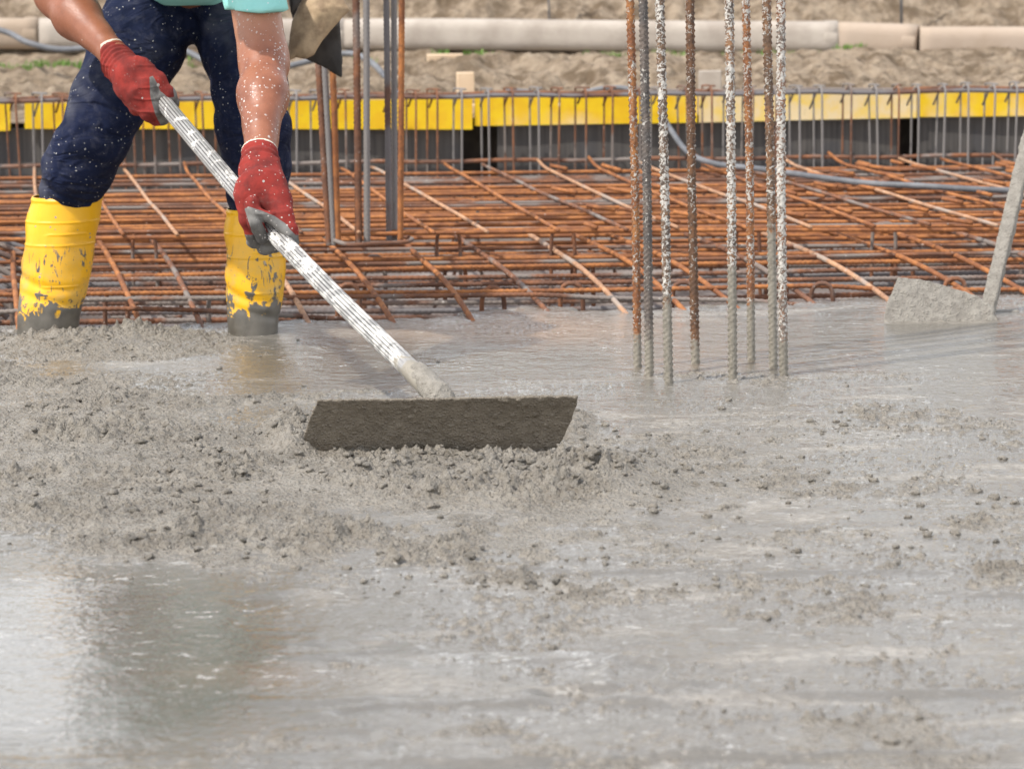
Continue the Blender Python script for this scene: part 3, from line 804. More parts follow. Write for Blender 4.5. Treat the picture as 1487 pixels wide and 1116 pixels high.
# hanger stubs and short bright bars tied on the right-hand part
for k in range(70):
    x = rng.uniform(.15, 2.2); y = rng.choice(yr) + rng.uniform(-.02, .02); L = rng.uniform(.05, .14)
    P = np.array([[x, y - .02, zr + .016], [x - L * .6, y + L * .5, zr + .022]])
    barpart('tie_bar', P, .0062, RUST, rear)
for x in np.arange(-2.3, 2.6, .42):
    for y in (8.0, 8.75, 9.5):
        xx = x + rng.uniform(-.08, .08)
        P = spline([[xx - .1, y, -.12], [xx - .04, y, -.1], [xx - .03, y, zr - .02], [xx, y, zr - .004], [xx + .03, y, zr - .02], [xx + .04, y, -.1], [xx + .1, y, -.12]], .02)
        barpart('spacer', P, .0052, RUSTB, rear)
# near mat, partly drowned at its front
front = empty('rebar_mat', (0, 7.9, .03)); tag(front, 'low open mat of brown rusted bars running into the edge of the fresh concrete', 'rebar mat')
zf_ = .028
for k, y in enumerate(np.arange(6.98, 8.95, .135)):
    y += rng.uniform(-.015, .015)
    # stop short where the pour already covers it
    z = zf_
    dz = -.012 if k < 2 else 0
    Pb = bar_path(np.array([X0, y - .05, z]), np.array([X1, y + .06, z]), 90, .007, 0, k + 200)
    cov = Pb[:, 1] - np.interp(Pb[:, 0], _ex, _ey)
    Pb[:, 2] -= .05 * sstep(.10, -.06, cov)
    barpart('crossbar', Pb, .0062, RUSTB if k % 3 else RUST, front, True)
for k, y in enumerate(np.arange(7.12, 8.95, .16)):
    barpart('lower_crossbar', bar_path(np.array([X0, y, -.075]), np.array([X1, y + .02, -.07]), 20, .008, 0, k + 240), .0074, RUSTB if k % 2 else RUSTD, front, True)
k = 0
def edge_y(x):
    lo, hi = 6.6, 7.7
    for _ in range(25):
        m = (lo + hi) / 2; p = proj(np.array([[x, m, 0.]]))
        if p[1][0] > np.interp(p[0][0], EDGE_PX, EDGE_PY): lo = m
        else: hi = m
    return lo
for px, py in [(-200, 455), (-110, 458), (-20, 455), (60, 462), (224, 468), (322, 447), (455, 462), (577, 459), (690, 455), (800, 449), (912, 445), (1003, 449), (1075, 445), (1190, 441), (1290, 430),
               (1415, 425), (1500, 424), (1600, 420), (1700, 415), (1810, 410), (1930, 400), (2050, 395)]:
    g = G(px, py, .0); xa = g[0]; ya = edge_y(xa) - .10 + rng.uniform(-.05, .05)
    yb = min(ya + rng.uniform(1.15, 1.75), 8.9)
    P = bar_path(np.array([xa, ya, -.012]), np.array([xa - (yb - ya) * (SK + rng.uniform(-.03, .04)), yb, .052]), 24, .002, 0, k + 300)
    t = np.linspace(0, 1, 24)
    P[:, 2] = -.008 + .060 * (1 - (1 - np.clip(t / .55, 0, 1)) ** 2) + .003 * np.sin(t * 5 + k)
    P[:, 0] += .045 * rng.uniform(.3, 1) * (t - .5) ** 2 - .01
    barpart('lengthwise_bar', P, .0068, [RUST, RUSTB, RUSTP, RUST][k % 4], front, True); k += 1
for x in np.arange(-2.2, 2.6, .30):
    for y in (7.45, 8.15):
        xx = x + rng.uniform(-.06, .06); y2 = y + rng.uniform(-.08, .08)
        P = spline([[xx - .03, y2, -.125], [xx - .028, y2, .0], [xx - .015, y2, .03], [xx + .015, y2, .03], [xx + .028, y2, .0], [xx + .03, y2, -.125]], .015)
        barpart('spacer', P, .0062, RUSTB, front)
# wavy bundle at far left of the near mat
lw = empty('rebar_bundle', G(5, 400, 0)); tag(lw, 'heap of short curved dark bars at the left edge of the pit', 'rebar bundle')
for k in range(12):
    y = 7.15 + k * .115
    xl = G(0, 400, 0)[0] - .55
    P = [[xl, y, -.03], [xl + .2, y, .02], [xl + .36, y + .01, .05 + rng.uniform(0, .02)], [xl + .5, y, .06 + rng.uniform(0, .02)], [xl + .62, y, .02], [xl + .68, y, -.03]]
    barpart('bent_bar', spline(P, .015), .0085, RUSTD if k % 3 else RUSTB, lw, False)
# ---- stirrup cage along the formwork
cage = empty('stirrup_cage', (0, 9.85, .1)); tag(cage, 'upright stirrup cage with hooked bars standing before the yellow edge boards', 'rebar cage')
def topz(x): return .315 + .0 * x
def at_top(px, Y, dy=0):
    y0 = 143 - px * .0105 + dy
    return PY(px, y0, Y)
px = -330.0; k = 0
while px < 1830:
    grey = px > 1130
    mt = (RUSTG if rng.random() < .75 else RUSTB) if grey else (RUSTB if rng.random() < .7 else RUSTG)
    j = rng.uniform(-3.5, 3.5)
    T1 = at_top(px + j, 9.86); T2 = at_top(px + j - 13 + rng.uniform(-3, 3), 10.02)
    zt = T1[2] + rng.uniform(0, .006); lean = rng.uniform(-.012, .012)
    hk = rng.uniform(.045, .07)
    A = np.array([T1[0] + lean, 9.86, -.12]); B = np.array([T2[0] + lean, 10.02, -.12])
    P = [A, [T1[0], 9.86, zt - .03], [T1[0], 9.865, zt - .006], [T1[0] - .002, 9.88, zt + .006], [T1[0] - .012, 9.90, zt - .004], [T1[0] - .012 - hk * .35, 9.915, zt - hk]]
    v1, f1 = tube(np.vstack([resample(np.array(P[:2]), .05)[0], np.array(P[2:])]), .0036, 7)
    P2 = [B, [T2[0], 10.02, zt - .03], [T2[0], 10.015, zt + .003], [T2[0] + .01, 9.98, zt + .006], [T1[0] + .012, 9.9, zt + .008]]
    v2, f2 = tube(np.vstack([resample(np.array(P2[:2]), .05)[0], np.array(P2[2:])]), .0034, 7)
    MB().add(v1, f1).add(v2, f2).build('stirrup', mt, cage)
    px += rng.choice([31, 35, 38, 35]) ; k += 1
for (Y, dy, r, mt) in ((9.90, 4, .0075, RUSTD), (10.0, 0, .0065, RUSTB), (9.87, 98, .007, RUSTB)):
    P = np.array([at_top(a, Y, dy) for a in np.linspace(-380, 1880, 40)]); P[:, 2] += .003 * np.sin(np.arange(40) * 1.7)
    barpart('long_bar', P, r, mt, cage)
# ---- edge formwork: yellow boards over dark lining panels
def board(px0, px1, top, bot, Y, name, lab, cat, mat, th=.024, fade=0.0, dark=False):
    a = PY(px0, top[0], Y); b = PY(px1, top[1], Y); c = PY(px1, bot[1], Y); d = PY(px0, bot[0], Y)
    n = 60
    us = np.linspace(0, 1, n); vs = np.linspace(0, 1, 9)
    V = []; ed = []
    for w in (0, 1):
        for v in vs:
            for u in us:
                t_ = a * (1 - u) + b * u; b_ = d * (1 - u) + c * u
                p = b_ * (1 - v) + t_ * v
                p = p + np.array([0, w * th - .004 * math.sin(u * 9 + v) * (1 if not w else 1), 0]); V.append(p); ed.append(v)
    F_ = []
    def id_(w, j, i): return w * 9 * n + j * n + i
    for j in range(8):
        for i in range(n - 1):
            F_.append((id_(0, j, i), id_(0, j, i + 1), id_(0, j + 1, i + 1), id_(0, j + 1, i)))
            F_.append((id_(1, j, i), id_(1, j + 1, i), id_(1, j + 1, i + 1), id_(1, j, i + 1)))
    for i in range(n - 1):
        F_.append((id_(0, 8, i), id_(0, 8, i + 1), id_(1, 8, i + 1), id_(1, 8, i))); F_.append((id_(0, 0, i + 1), id_(0, 0, i), id_(1, 0, i), id_(1, 0, i + 1)))
    for j in range(8):
        F_.append((id_(0, j, 0), id_(0, j + 1, 0), id_(1, j + 1, 0), id_(1, j, 0))); F_.append((id_(0, j + 1, n - 1), id_(0, j, n - 1), id_(1, j, n - 1), id_(1, j + 1, n - 1)))
    o = mesh_obj(name, np.array(V), F_, mat, origin=(a + b + c + d) / 4, smooth=False, attrs={'edge': ed, 'fade': np.full(len(V), fade)})
    tag(o, lab, cat)
    return o
def tY(x): return 146 - .0117 * x
board(-330, 14, (tY(-330), tY(14)), (193, 190), 10.075, 'edge_board', 'yellow formwork board at the far left edge, left of the pale gap', 'formwork board', YBOARD, fade=-.05)
board(36, 686, (tY(36), tY(686)), (187, 188), 10.075, 'edge_board', 'bright yellow formwork board behind the worker, deepest at its right end', 'formwork board', YBOARD, fade=-.05)
board(689, 1012, (tY(689) - 1, tY(1012)), (183, 178), 10.085, 'edge_board', 'yellow formwork board with pale smears between the two bar groups', 'formwork board', YBOARD, fade=.13)
board(1015, 1331, (tY(1015), tY(1331)), (178, 171), 10.08, 'edge_board', 'faded cream yellow formwork board right of the splashed bars', 'formwork board', YBOARD, fade=.34)
board(1333, 1830, (tY(1333) + 1, tY(1830)), (170, 165), 10.09, 'edge_board', 'patchy yellow formwork board at the right edge behind grey stirrups', 'formwork board', YBOARD, fade=.16)
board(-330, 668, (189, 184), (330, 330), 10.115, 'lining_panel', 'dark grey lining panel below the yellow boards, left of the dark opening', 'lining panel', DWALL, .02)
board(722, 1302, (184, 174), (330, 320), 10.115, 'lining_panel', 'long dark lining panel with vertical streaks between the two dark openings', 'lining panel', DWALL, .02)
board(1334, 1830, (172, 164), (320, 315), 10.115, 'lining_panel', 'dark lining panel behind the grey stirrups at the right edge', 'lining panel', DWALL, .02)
v, f = box((0, 10.4, -.05), 6.4, .05, .56)  # black sheet added behind the openings, its colour standing in for their shade
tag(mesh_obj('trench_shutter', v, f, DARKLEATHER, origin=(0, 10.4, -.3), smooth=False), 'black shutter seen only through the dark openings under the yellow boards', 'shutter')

# ================================================================== pipe, timber, hoses on the bank
def pipe(px0, y0, px1, y1, D0, D1, r0, mat, lab):
    a = P3(px0, y0, D0); b = P3(px1, y1, D1)
    pth, s = resample([a, b], .05)
    pth[:, 2] += .002 * np.sin(s * 3)
    v, f = tube(pth, r0, 28, lambda S, ph: 1 / (np.abs(np.cos(ph)) ** 3.6 + np.abs(np.sin(ph)) ** 3.6) ** (1 / 3.6) * (1 + .012 * np.sin(S * 5 + ph * 2)) * .97)
    d = nrm(b - a)
    mb = MB().add(v, f)
    # shallow joint ring
    v2, f2 = tube([b - d * .06, b - d * .055, b - d * .01, b - d * .002], [r0, r0 + .0012, r0 + .0012, r0], 28)
    mb.add(v2, f2)
    tag(mb.build('concrete_pipe', mat, origin=a), lab, 'pipe')
RP = .068
pipe(-420, 47, 57, 49, 12.2, 12.2, RP, PIPEB, 'tan pipe length at the far left of the row on the bank')
pipe(59, 49, 500, 50, 12.2, 12.25, RP, PIPE, 'pale pipe length behind the worker in the row on the bank')
pipe(502, 50, 1217, 54, 12.25, 12.1, RP, PIPE, 'longest pale grey pipe length lying along the bank between the bar groups')
pipe(1219, 54.5, 1333, 60, 12.1, 12.02, RP, PIPEB, 'short tan pipe length between two joints on the bank')
pipe(1335, 62, 1830, 66, 12.0, 11.9, RP, PIPEB, 'slightly lower tan pipe length at the right edge of the bank')
def bz(x, y): return float(bankz(np.array([x]), np.array([y]))[2][0])
def block(px, py, D, sx, sy, sz, rz, mat, name, lab, cat, lean=0, bite=.02):
    p = P3(px, py, D); z = bz(p[0], p[1]) - bite
    c, s = math.cos(rz), math.sin(rz); cl, sl = math.cos(lean), math.sin(lean)
    R = np.array([[c, -s, 0], [s, c, 0], [0, 0, 1]]) @ np.array([[cl, 0, sl], [0, 1, 0], [-sl, 0, cl]])
    v, f = box(R @ np.array([0, 0, sz / 2]) + np.array([p[0], p[1], z]), sx, sy, sz, R)
    o = mesh_obj(name, v, f, mat, origin=(p[0], p[1], z), smooth=False); bevel(o, .002, 1); tag(o, lab, cat)
block(646, 78, 11.75, .145, .09, .042, .05, WOOD, 'timber_block', 'short pale timber offcut lying below the long pipe', 'timber block', bite=-.008)
block(676, 138, 10.45, .062, .045, .115, .1, WOOD, 'wooden_stake', 'short tan wooden stake standing behind the yellow board step', 'stake', bite=.02)
block(1031, 134, 10.45, .082, .05, .125, -.1, PIPE, 'survey_post', 'pale square post top seen through the splashed bars', 'post', bite=.02)
block(700, 143, 10.3, .12, .05, .05, .1, WOOD, 'timber_offcut', 'low wood offcut just right of the tan stake', 'timber block', bite=.02)
for (xt, xb, yb, r, lab) in [(793, 799, 74, .004, 'thin grey pin standing behind the long pipe'), (1308, 1309, 36, .006, 'dark steel pin standing behind the short tan pipe')]:
    a = P3(xb, yb, 12.45); b = P3(xt, -120, 12.45)
    v, f = tube([a, b], r, 8); tag(mesh_obj('steel_pin', v, f, HOSE, origin=a), lab, 'pin')
def hose(pts, r, lab, mat=HOSE):
    P = spline([P3(*p) for p in pts], .03); v, f = tube(P, r, 10)
    tag(mesh_obj('hose', v, f, mat, origin=P[0]), lab, 'hose')
hose([(-120, 20, 11.6), (0, 44, 11.5), (40, 62, 11.4), (90, 72, 11.4), (170, 66, 11.4), (250, 68, 11.4), (300, 90, 11.3), (340, 112, 11.2), (420, 96, 11.2), (500, 78, 11.2), (535, 88, 11.1), (562, 115, 10.9), (585, 150, 10.8)], .012,
     'grey hose looping over the bank behind the worker')
hose([(715, 146, 10.3), (735, 133, 10.3), (760, 132, 10.3), (790, 138, 10.3), (812, 148, 10.3)], .007, 'short grey cable arch above the yellow board near the stake')
hose([(838, 142, 10.35), (858, 132, 10.3), (885, 128, 10.3), (915, 130, 10.3), (950, 150, 10.2), (975, 190, 9.75), (1000, 222, 9.6), (1040, 238, 9.4), (1110, 246, 9.2), (1180, 256, 9.0), (1260, 266, 8.85), (1340, 270, 8.75), (1420, 275, 8.7), (1520, 276, 8.7), (1700, 268, 8.75)], .0095,
     'long grey cable sagging from the bank across the rear mat to the right')
# ================================================================== worker
foot0 = G(215, 482)
W = empty('person', (foot0[0], foot0[1], 0)); tag(W, 'person in mint shirt, navy trousers, red gloves and yellow boots, bending forward', 'person')
def sdf_obj(name, fn, lo, hi, h, mat, attrs=None, post=None, parent=W, origin=None):
    V, Fq = surfnet(fn, lo, hi, h)
    A = attrs(V) if attrs else None
    if post: V = post(V)
    return mesh_obj(name, V, Fq, mat, parent, origin, True, A)
def n3(p, s, seed=0, o=2):
    r = 0; a = 1
    for k in range(o): r = r + a * vnoise(p * np.asarray(s) * 2 ** k, seed + k); a *= .5
    return r
# --- joints
hipL, hipR = P3(228, -25, 6.98), P3(338, -25, 6.98)          # image left / image right
kneeL, kneeR = P3(136, 180, 6.80), P3(366, 172, 6.78)
ankL, ankR = P3(78, 440, 6.92), P3(366, 452, 6.86)
pel = P3(283, -35, 7.0); chest = P3(262, -120, 6.55); neck = P3(250, -165, 6.32); head = P3(246, -205, 6.12)
shL, shR = P3(150, -135, 6.48), P3(352, -112, 6.42)
elL, wrL = P3(84, -6, 6.66), P3(165, 79, 6.47)
elR, wrR = P3(384, 92, 6.30), P3(378, 222, 6.10)
# --- pole
PA = P3(222, 134, 6.46); PB = P3(632, 570, 5.46)
pd = nrm(PB - PA)
_pp = [(222, 131), (244, 157), (333, 263), (385, 324), (439, 381), (500, 443), (565, 506), (632, 570)]
POLE = [P3(x, y, 1 / (1 / 6.46 + (1 / 5.46 - 1 / 6.46) * (x - 222) / 410.)) for x, y in _pp]     # the pole flexes a little under load
LEGL = [hipL, P3(192, 75, 6.92), P3(140, 195, 6.84), P3(99, 300, 6.92), P3(82, 440, 6.92)]
LEGR = [hipR, P3(352, 70, 6.92), P3(366, 180, 6.84), P3(373, 300, 6.92), P3(367, 450, 6.92)]
LEGW = [.085, .070, .052, .046, .036]
# --- body: one continuous skin
def body(p):
    d = cone(p, pel, chest, .135, .125, ((0, 0, 1), .85))
    d = smin(d, cone(p, chest, neck, .13, .07), .06)
    d = smin(d, cone(p, neck, head, .055, .055), .03)
    hd = ball(p, head + np.array([0, -.03, .0]), (.078, .088, .105))
    fd = nrm(np.array([.12, -.85, -.55])); ud = nrm(np.array([0, -.55, .85])); sd = np.cross(fd, ud)
    hc = head + np.array([0, -.03, 0])
    hd = smin(hd, cone(p, hc - ud * .07 + fd * .05, hc - ud * .095 + fd * .06, .035, .025), .03)      # jaw
    hd = smin(hd, cone(p, hc + fd * .082 + ud * .01, hc + fd * .102 - ud * .028, .009, .014), .012)     # nose
    hd = smin(hd, cone(p, hc + fd * .088 - ud * .055 - sd * .022, hc + fd * .088 - ud * .055 + sd * .022, .008, .008), .008)   # lips
    hd = smin(hd, cone(p, hc + fd * .074 + ud * .032 - sd * .035, hc + fd * .074 + ud * .032 + sd * .035, .012, .012), .015)   # brow
    for s in (-1, 1):
        hd = smin(hd, ball(p, hc + sd * .08 * s - ud * .012, (.012, .022, .032)), .008)                      # ears
    d = smin(d, hd, .02)
    for sh, el, wr, m in ((shL, elL, wrL, 0), (shR, elR, wrR, 1)):
        d = smin(d, cone(p, chest + (sh - chest) * .5, sh, .09, .065), .05)
        up = nrm(el - sh)
        a = cone(p, sh, el, .062, .048 if not m else .050)
        fo = wr - el
        if m:
            a = smin(a, cone(p, el - fo * .05, el + fo * .38, .0475, .0515), .03)
            a = smin(a, cone(p, el + fo * .38, wr, .0500, .0335), .03)
        else:
            a = smin(a, cone(p, el - fo * .02, el + fo * .35, .046, .0505), .03)
            a = smin(a, cone(p, el + fo * .35, wr, .0495, .0295), .03)
        a = smin(a, cone(p, wr, wr + (wr - el) * .07, .026, .022), .02)
        d = smin(d, a, .03)
    for pts in (LEGL, LEGR):
        for i in range(4):
            d = smin(d, cone(p, pts[i], pts[i + 1], LEGW[i], LEGW[i + 1]), .03)
    return d + .0015 * n3(p, (22, 22, 22), 3)
def battrs(V):
    t1 = np.clip((V - elR) @ (wrR - elR) / ((wrR - elR) @ (wrR - elR)), -3, 2)
    dR = cone(V, shR, elR, .1, .1); dF = cone(V, elR, wrR, .1, .1); dL = cone(V, elL, wrL, .1, .1); dU = cone(V, shL, elL, .1, .1)
    isR = (np.minimum(dR, dF) < 0); isL = np.minimum(dL, dU) < 0
    pale = isR * sstep(.12, -.25, t1) * .75
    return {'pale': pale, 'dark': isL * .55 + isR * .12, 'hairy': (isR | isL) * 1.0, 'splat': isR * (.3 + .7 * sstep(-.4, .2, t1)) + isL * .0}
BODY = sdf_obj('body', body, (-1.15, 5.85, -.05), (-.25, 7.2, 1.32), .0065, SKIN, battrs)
for s in (-1, 1):
    fd = nrm(np.array([.12, -.85, -.55])); ud = nrm(np.array([0, -.55, .85])); sd = np.cross(fd, ud); hc = head + np.array([0, -.03, 0])
    v, f = ico(2); mesh_obj('eye', v * .0115 + hc + fd * .074 + ud * .012 + sd * .03 * s, [tuple(q) for q in f], EYEW, BODY)
    mesh_obj('iris', v * .0062 + hc + fd * .0805 + ud * .0095 + sd * .03 * s, [tuple(q) for q in f], IRIS, BODY)
sdf_obj('hair', lambda p: np.maximum(ball(p, head + np.array([0, -.022, .008]), (.088, .098, .112)), -((p - head) @ nrm(np.array([0, .75, .55])) + .01)) + .003 * n3(p, (60, 60, 60)),
        head - .16, head + .16, .005, HAIR, parent=BODY)
# --- trousers
def fold(p, freq, seed, sharp=2.2):
    a = vnoise(p * np.asarray(freq), seed)
    return np.exp(-(a * sharp * 2) ** 2)
tl = [P3(236, -10, 6.96), P3(196, 70, 6.90), P3(157, 150, 6.84), P3(135, 200, 6.82), P3(112, 245, 6.87), P3(100, 277, 6.91), P3(96, 305, 6.92)]
tlr = [.116, .112, .091, .084, .083, .074, .056]
trr_ = [P3(332, -10, 6.96), P3(352, 70, 6.90), P3(362, 130, 6.84), P3(368, 180, 6.82), P3(375, 238, 6.87), P3(373, 286, 6.91), P3(372, 322, 6.92)]
trr = [.116, .100, .089, .088, .082, .070, .052]
def trousers(p):
    d = cone(p, P3(250, -40, 6.98), P3(318, -40, 6.98), .135, .135, ((0, 1, 0), .95))
    for pts, rs in ((tl, tlr), (trr_, trr)):
        l = None
        for i in range(len(pts) - 1):
            c = cone(p, pts[i], pts[i + 1], rs[i], rs[i + 1])
            l = c if l is None else smin(l, c, .025)
        d = smin(d, l, .035)
    # cloth folds: bunching above the boots, drag lines from the crotch
    z = p[:, 2]
    low = sstep(.47, .36, z)
    q = p.copy(); q[:, 2] = q[:, 2] + .35 * q[:, 0] * np.where(p[:, 0] < -.72, 1, -1)
    f1 = fold(q, (5, 5, 19), 5) * .0055 * low + fold(q + 3, (4, 4, 9), 9) * .0045 * (1 - low)
    q2 = p.copy(); q2[:, 0] += .6 * q2[:, 2]
    f2 = fold(q2, (12, 6, 5), 14) * .005
    d = d + f1 + f2 + .003 * n3(p, (9, 9, 9), 2) + .0010 * n3(p, (45, 45, 45), 8)
    # outer leg seams: a narrow raised welt
    for pts in (tl, trr_):
        a_ = pts[1] + np.array([-.02, -.10, 0]); b_ = pts[5] + np.array([-.045, -.06, 0])
        ab = b_ - a_; tt = np.clip((p - a_) @ ab / (ab @ ab), 0, 1); qq = p - a_ - tt[:, None] * ab
        d = d - .0022 * np.exp(-(qq[:, 0] / .004) ** 2) * (qq[:, 1] < .05)
    return d
sdf_obj('trousers', trousers, (-1.25, 6.6, .20), (-.35, 7.2, 1.0), .0055, NAVY)
# belt
bc = (P3(250, -62, 6.99) + P3(318, -62, 6.99)) / 2
# --- shirt
def shirt(p):
    d = cone(p, pel + np.array([0, -.01, .01]), chest, .150, .142, ((0, 0, 1), .9))
    d = smin(d, cone(p, chest, neck + (chest - neck) * .25, .145, .09), .06)
    for sh, el, m in ((shL, elL, 0), (shR, elR, 1)):
        d = smin(d, cone(p, chest + (sh - chest) * .4, sh, .11, .082), .05)
        e = sh + (el - sh) * (.77 if m else .55)
        d = smin(d, cone(p, sh, e, .079, .073 if m else .068), .04)
        ax = nrm(el - sh)
        cut = (p - e) @ nrm(ax + (.36 if m else .1) * RT)
        d = np.where(((p - sh) @ ax > 0), np.maximum(d, np.where(cone(p, sh, el, .12, .12) < 0, cut, -1)), d)
    d = np.maximum(d, -((p - P3(262, 8, 6.86))[:, 2]) - .0)
    d = d + .006 * fold(p, (6, 14, 5), 4) + .002 * n3(p, (10, 10, 10), 6)
    inner = d + .0045
    return d
sdf_obj('shirt', shirt, (-1.2, 6.05, .70), (-.3, 7.25, 1.25), .007, MINT)
# sleeve hem: double line
# --- gloves
def seg_axis(p): 
    t = (p - PA) @ pd
    return np.linalg.norm((p - PA) - t[:, None] * pd, axis=1)
def gl_attrs(V, coatfn, cuffc, cuffd, splat):
    h = (V - cuffc) @ cuffd
    return {'coat': coatfn(V), 'hem': (h > 0) * 1.0, 'splat': np.full(len(V), splat)}
PR = .0175
def Lp(px, py, dD=0.0): return P3(px, py, 6.455 + dD)
cuffL = P3(165, 80, 6.47); cdL = nrm(elL - wrL)
def gloveL(p):
    d = cone(p, P3(160, 76, 6.475), P3(172, 92, 6.46), .0335, .0345)
    d = smin(d, cone(p, P3(172, 92, 6.46), Lp(192, 112, -.02), .0350, .039, ((0, 1, 0), .8)), .02)
    d = smin(d, cone(p, Lp(192, 112, -.025), Lp(206, 134, -.03), .041, .040, ((0, 1, 0), .72)), .02)
    d = smin(d, cone(p, Lp(188, 128, -.02), Lp(203, 150, -.02), .026, .022), .02)
    # index: knuckle lower right, runs down beside the pole, tip folds behind
    fi = smin(cone(p, Lp(212, 124, -.052), Lp(226, 158, -.046), .0185, .0165), cone(p, Lp(226, 158, -.046), Lp(236, 172, -.012), .0165, .0145), .008)
    fi = smin(fi, cone(p, Lp(236, 172, -.012), Lp(243, 166, .016), .0142, .0125), .006)
    fm = smin(cone(p, Lp(198, 134, -.045), Lp(214, 164, -.036), .0185, .0165), cone(p, Lp(214, 164, -.036), Lp(226, 173, .0), .0162, .014), .008)
    fm = smin(fm, cone(p, Lp(226, 173, .0), Lp(234, 162, .022), .0140, .0122), .006)
    fr = smin(cone(p, Lp(187, 134, -.030), Lp(201, 156, -.020), .0175, .0155), cone(p, Lp(201, 156, -.020), Lp(214, 164, .012), .0152, .0135), .008)
    fr = smin(fr, cone(p, Lp(214, 164, .012), Lp(224, 154, .026), .0132, .0120), .006)
    fp = smin(cone(p, Lp(178, 126, -.012), Lp(189, 146, .0), .0155, .0138), cone(p, Lp(189, 146, .0), Lp(204, 152, .022), .0136, .0115), .008)
    d = smin(d, smin(smin(fi, fm, .003), smin(fr, fp, .003), .003), .011)
    # thumb over the top of the pole
    th = smin(cone(p, Lp(206, 98, -.030), Lp(228, 118, -.038), .0225, .0185), cone(p, Lp(228, 118, -.038), Lp(243, 137, -.036), .0180, .0160), .012)
    th = smin(th, cone(p, Lp(243, 137, -.036), Lp(251, 150, -.024), .0165, .0150), .008)
    d = smin(d, th, .014)
    # knit cuff wrinkles
    a = (p - cuffL) @ (-cdL)
    d = d - .0016 * np.sin(a * 2 * math.pi / .011) * sstep(.075, .02, a) - .002 * fold(p, (20, 20, 40), 6) * 1
    return np.maximum(d, -( (p - cuffL) @ (-cdL)) - .010)
def coatL(V):
    x, y = proj(V)
    a = polysdf(x, y, [(217, 112), (222, 110), (230, 124), (238, 148), (248, 178), (238, 190), (226, 168), (218, 140)])
    b = polysdf(x, y, [(227, 130), (234, 133), (244, 142), (253, 141), (251, 126), (262, 130), (270, 160), (250, 172), (236, 152)])
    c = sstep(1.5, -1.5, np.minimum(a, b))
    return np.maximum(c, sstep(6.47, 6.50, V[:, 1]) * (y > 125))
sdf_obj('glove', gloveL, Lp(146, 60, 0) * [1, 0, 0] + [0, 6.30, G(0, 0)[2] * 0 + .46], np.array([Lp(275, 60)[0], 6.62, .76]), .0021, GLOVE,
        lambda V: gl_attrs(V, coatL, cuffL + cdL * .004, cdL, .12))
def Rp(px, py, dD=0.0): return P3(px, py, 6.04 + dD)
cuffR = P3(377, 224, 6.10); cdR = nrm(elR - wrR)
def gloveR(p):
    d = cone(p, P3(377, 218, 6.105), Rp(378, 248, .02), .0385, .0400, ((0, 1, 0), .85))
    d = smin(d, cone(p, Rp(378, 248, .02), Rp(381, 272, -.02), .0400, .0520, ((0, 1, 0), .62)), .02)
    d = smin(d, cone(p, Rp(374, 280, -.035), Rp(392, 292, -.035), .0480, .0440, ((0, 1, 0), .62)), .02)
    # index finger: camera-left edge, hangs beside the pole and curls beneath
    f1 = smin(cone(p, Rp(357, 288, -.045), Rp(360, 318, -.045), .0215, .0180), cone(p, Rp(360, 318, -.045), Rp(367, 338, -.03), .0175, .0155), .008)
    f1 = smin(f1, cone(p, Rp(367, 338, -.03), Rp(369, 349, -.012), .0158, .0160), .006)
    f2 = smin(cone(p, Rp(366, 296, -.075), Rp(371, 322, -.078), .0165, .0150), cone(p, Rp(371, 322, -.078), Rp(382, 344, -.055), .0150, .0138), .008)
    f2 = smin(f2, cone(p, Rp(382, 344, -.055), Rp(388, 346, -.03), .0138, .0135), .006)
    f3 = smin(cone(p, Rp(382, 300, .0), Rp(380, 340, .01), .0170, .0155), cone(p, Rp(380, 340, .01), Rp(385, 359, .0), .0150, .0150), .008)
    f3 = smin(f3, cone(p, Rp(385, 359, .0), Rp(399, 357, .0), .0150, .0140), .006)
    f4 = smin(cone(p, Rp(398, 304, .01), Rp(398, 338, .02), .0160, .0140), cone(p, Rp(398, 338, .02), Rp(406, 349, .01), .0135, .0120), .008)
    d = smin(d, smin(smin(f1, f2, .002), smin(f3, f4, .002), .003), .012)
    # thumb: along the upper right side of the pole
    th = smin(cone(p, Rp(402, 292, -.045), Rp(412, 316, -.068), .0270, .0200), cone(p, Rp(412, 316, -.068), Rp(421, 334, -.078), .0195, .0160), .012)
    th = smin(th, cone(p, Rp(421, 334, -.078), Rp(426, 352, -.075), .0155, .0120), .008)
    web = smin(cone(p, Rp(364, 304, -.082), Rp(392, 316, -.086), .0095, .0110), cone(p, Rp(392, 316, -.086), Rp(419, 340, -.088), .0110, .0085), .006)
    d = smin(d, th, .016); d = smin(d, web, .008)
    a = (p - cuffR) @ (-cdR)
    d = d - .0020 * np.exp(-((a - .026) / .004) ** 2) + .0026 * np.exp(-((a - .035) / .004) ** 2) + .0022 * np.exp(-((a - .012) / .003) ** 2)
    d = d - .0018 * fold(p, (16, 16, 30), 8)
    return np.maximum(d, -a - .008)
def coatR(V):
    x, y = proj(V)
    a = polysdf(x, y, [(355, 303), (361, 300), (378, 305), (398, 313), (414, 324), (425, 337), (440, 352), (432, 370), (412, 352), (398, 334), (380, 322), (392, 346), (392, 362), (366, 338), (359, 316)])
    c = sstep(1.8, -1.8, a)
    return np.maximum(c, sstep(338, 344, y))
sdf_obj('glove', gloveR, np.array([Rp(322, 0)[0], 5.86, .22]), np.array([Rp(448, 0)[0], 6.24, .70]), .0021, GLOVE,
        lambda V: gl_attrs(V, coatR, cuffR + cdR * .003, cdR, 1.0))
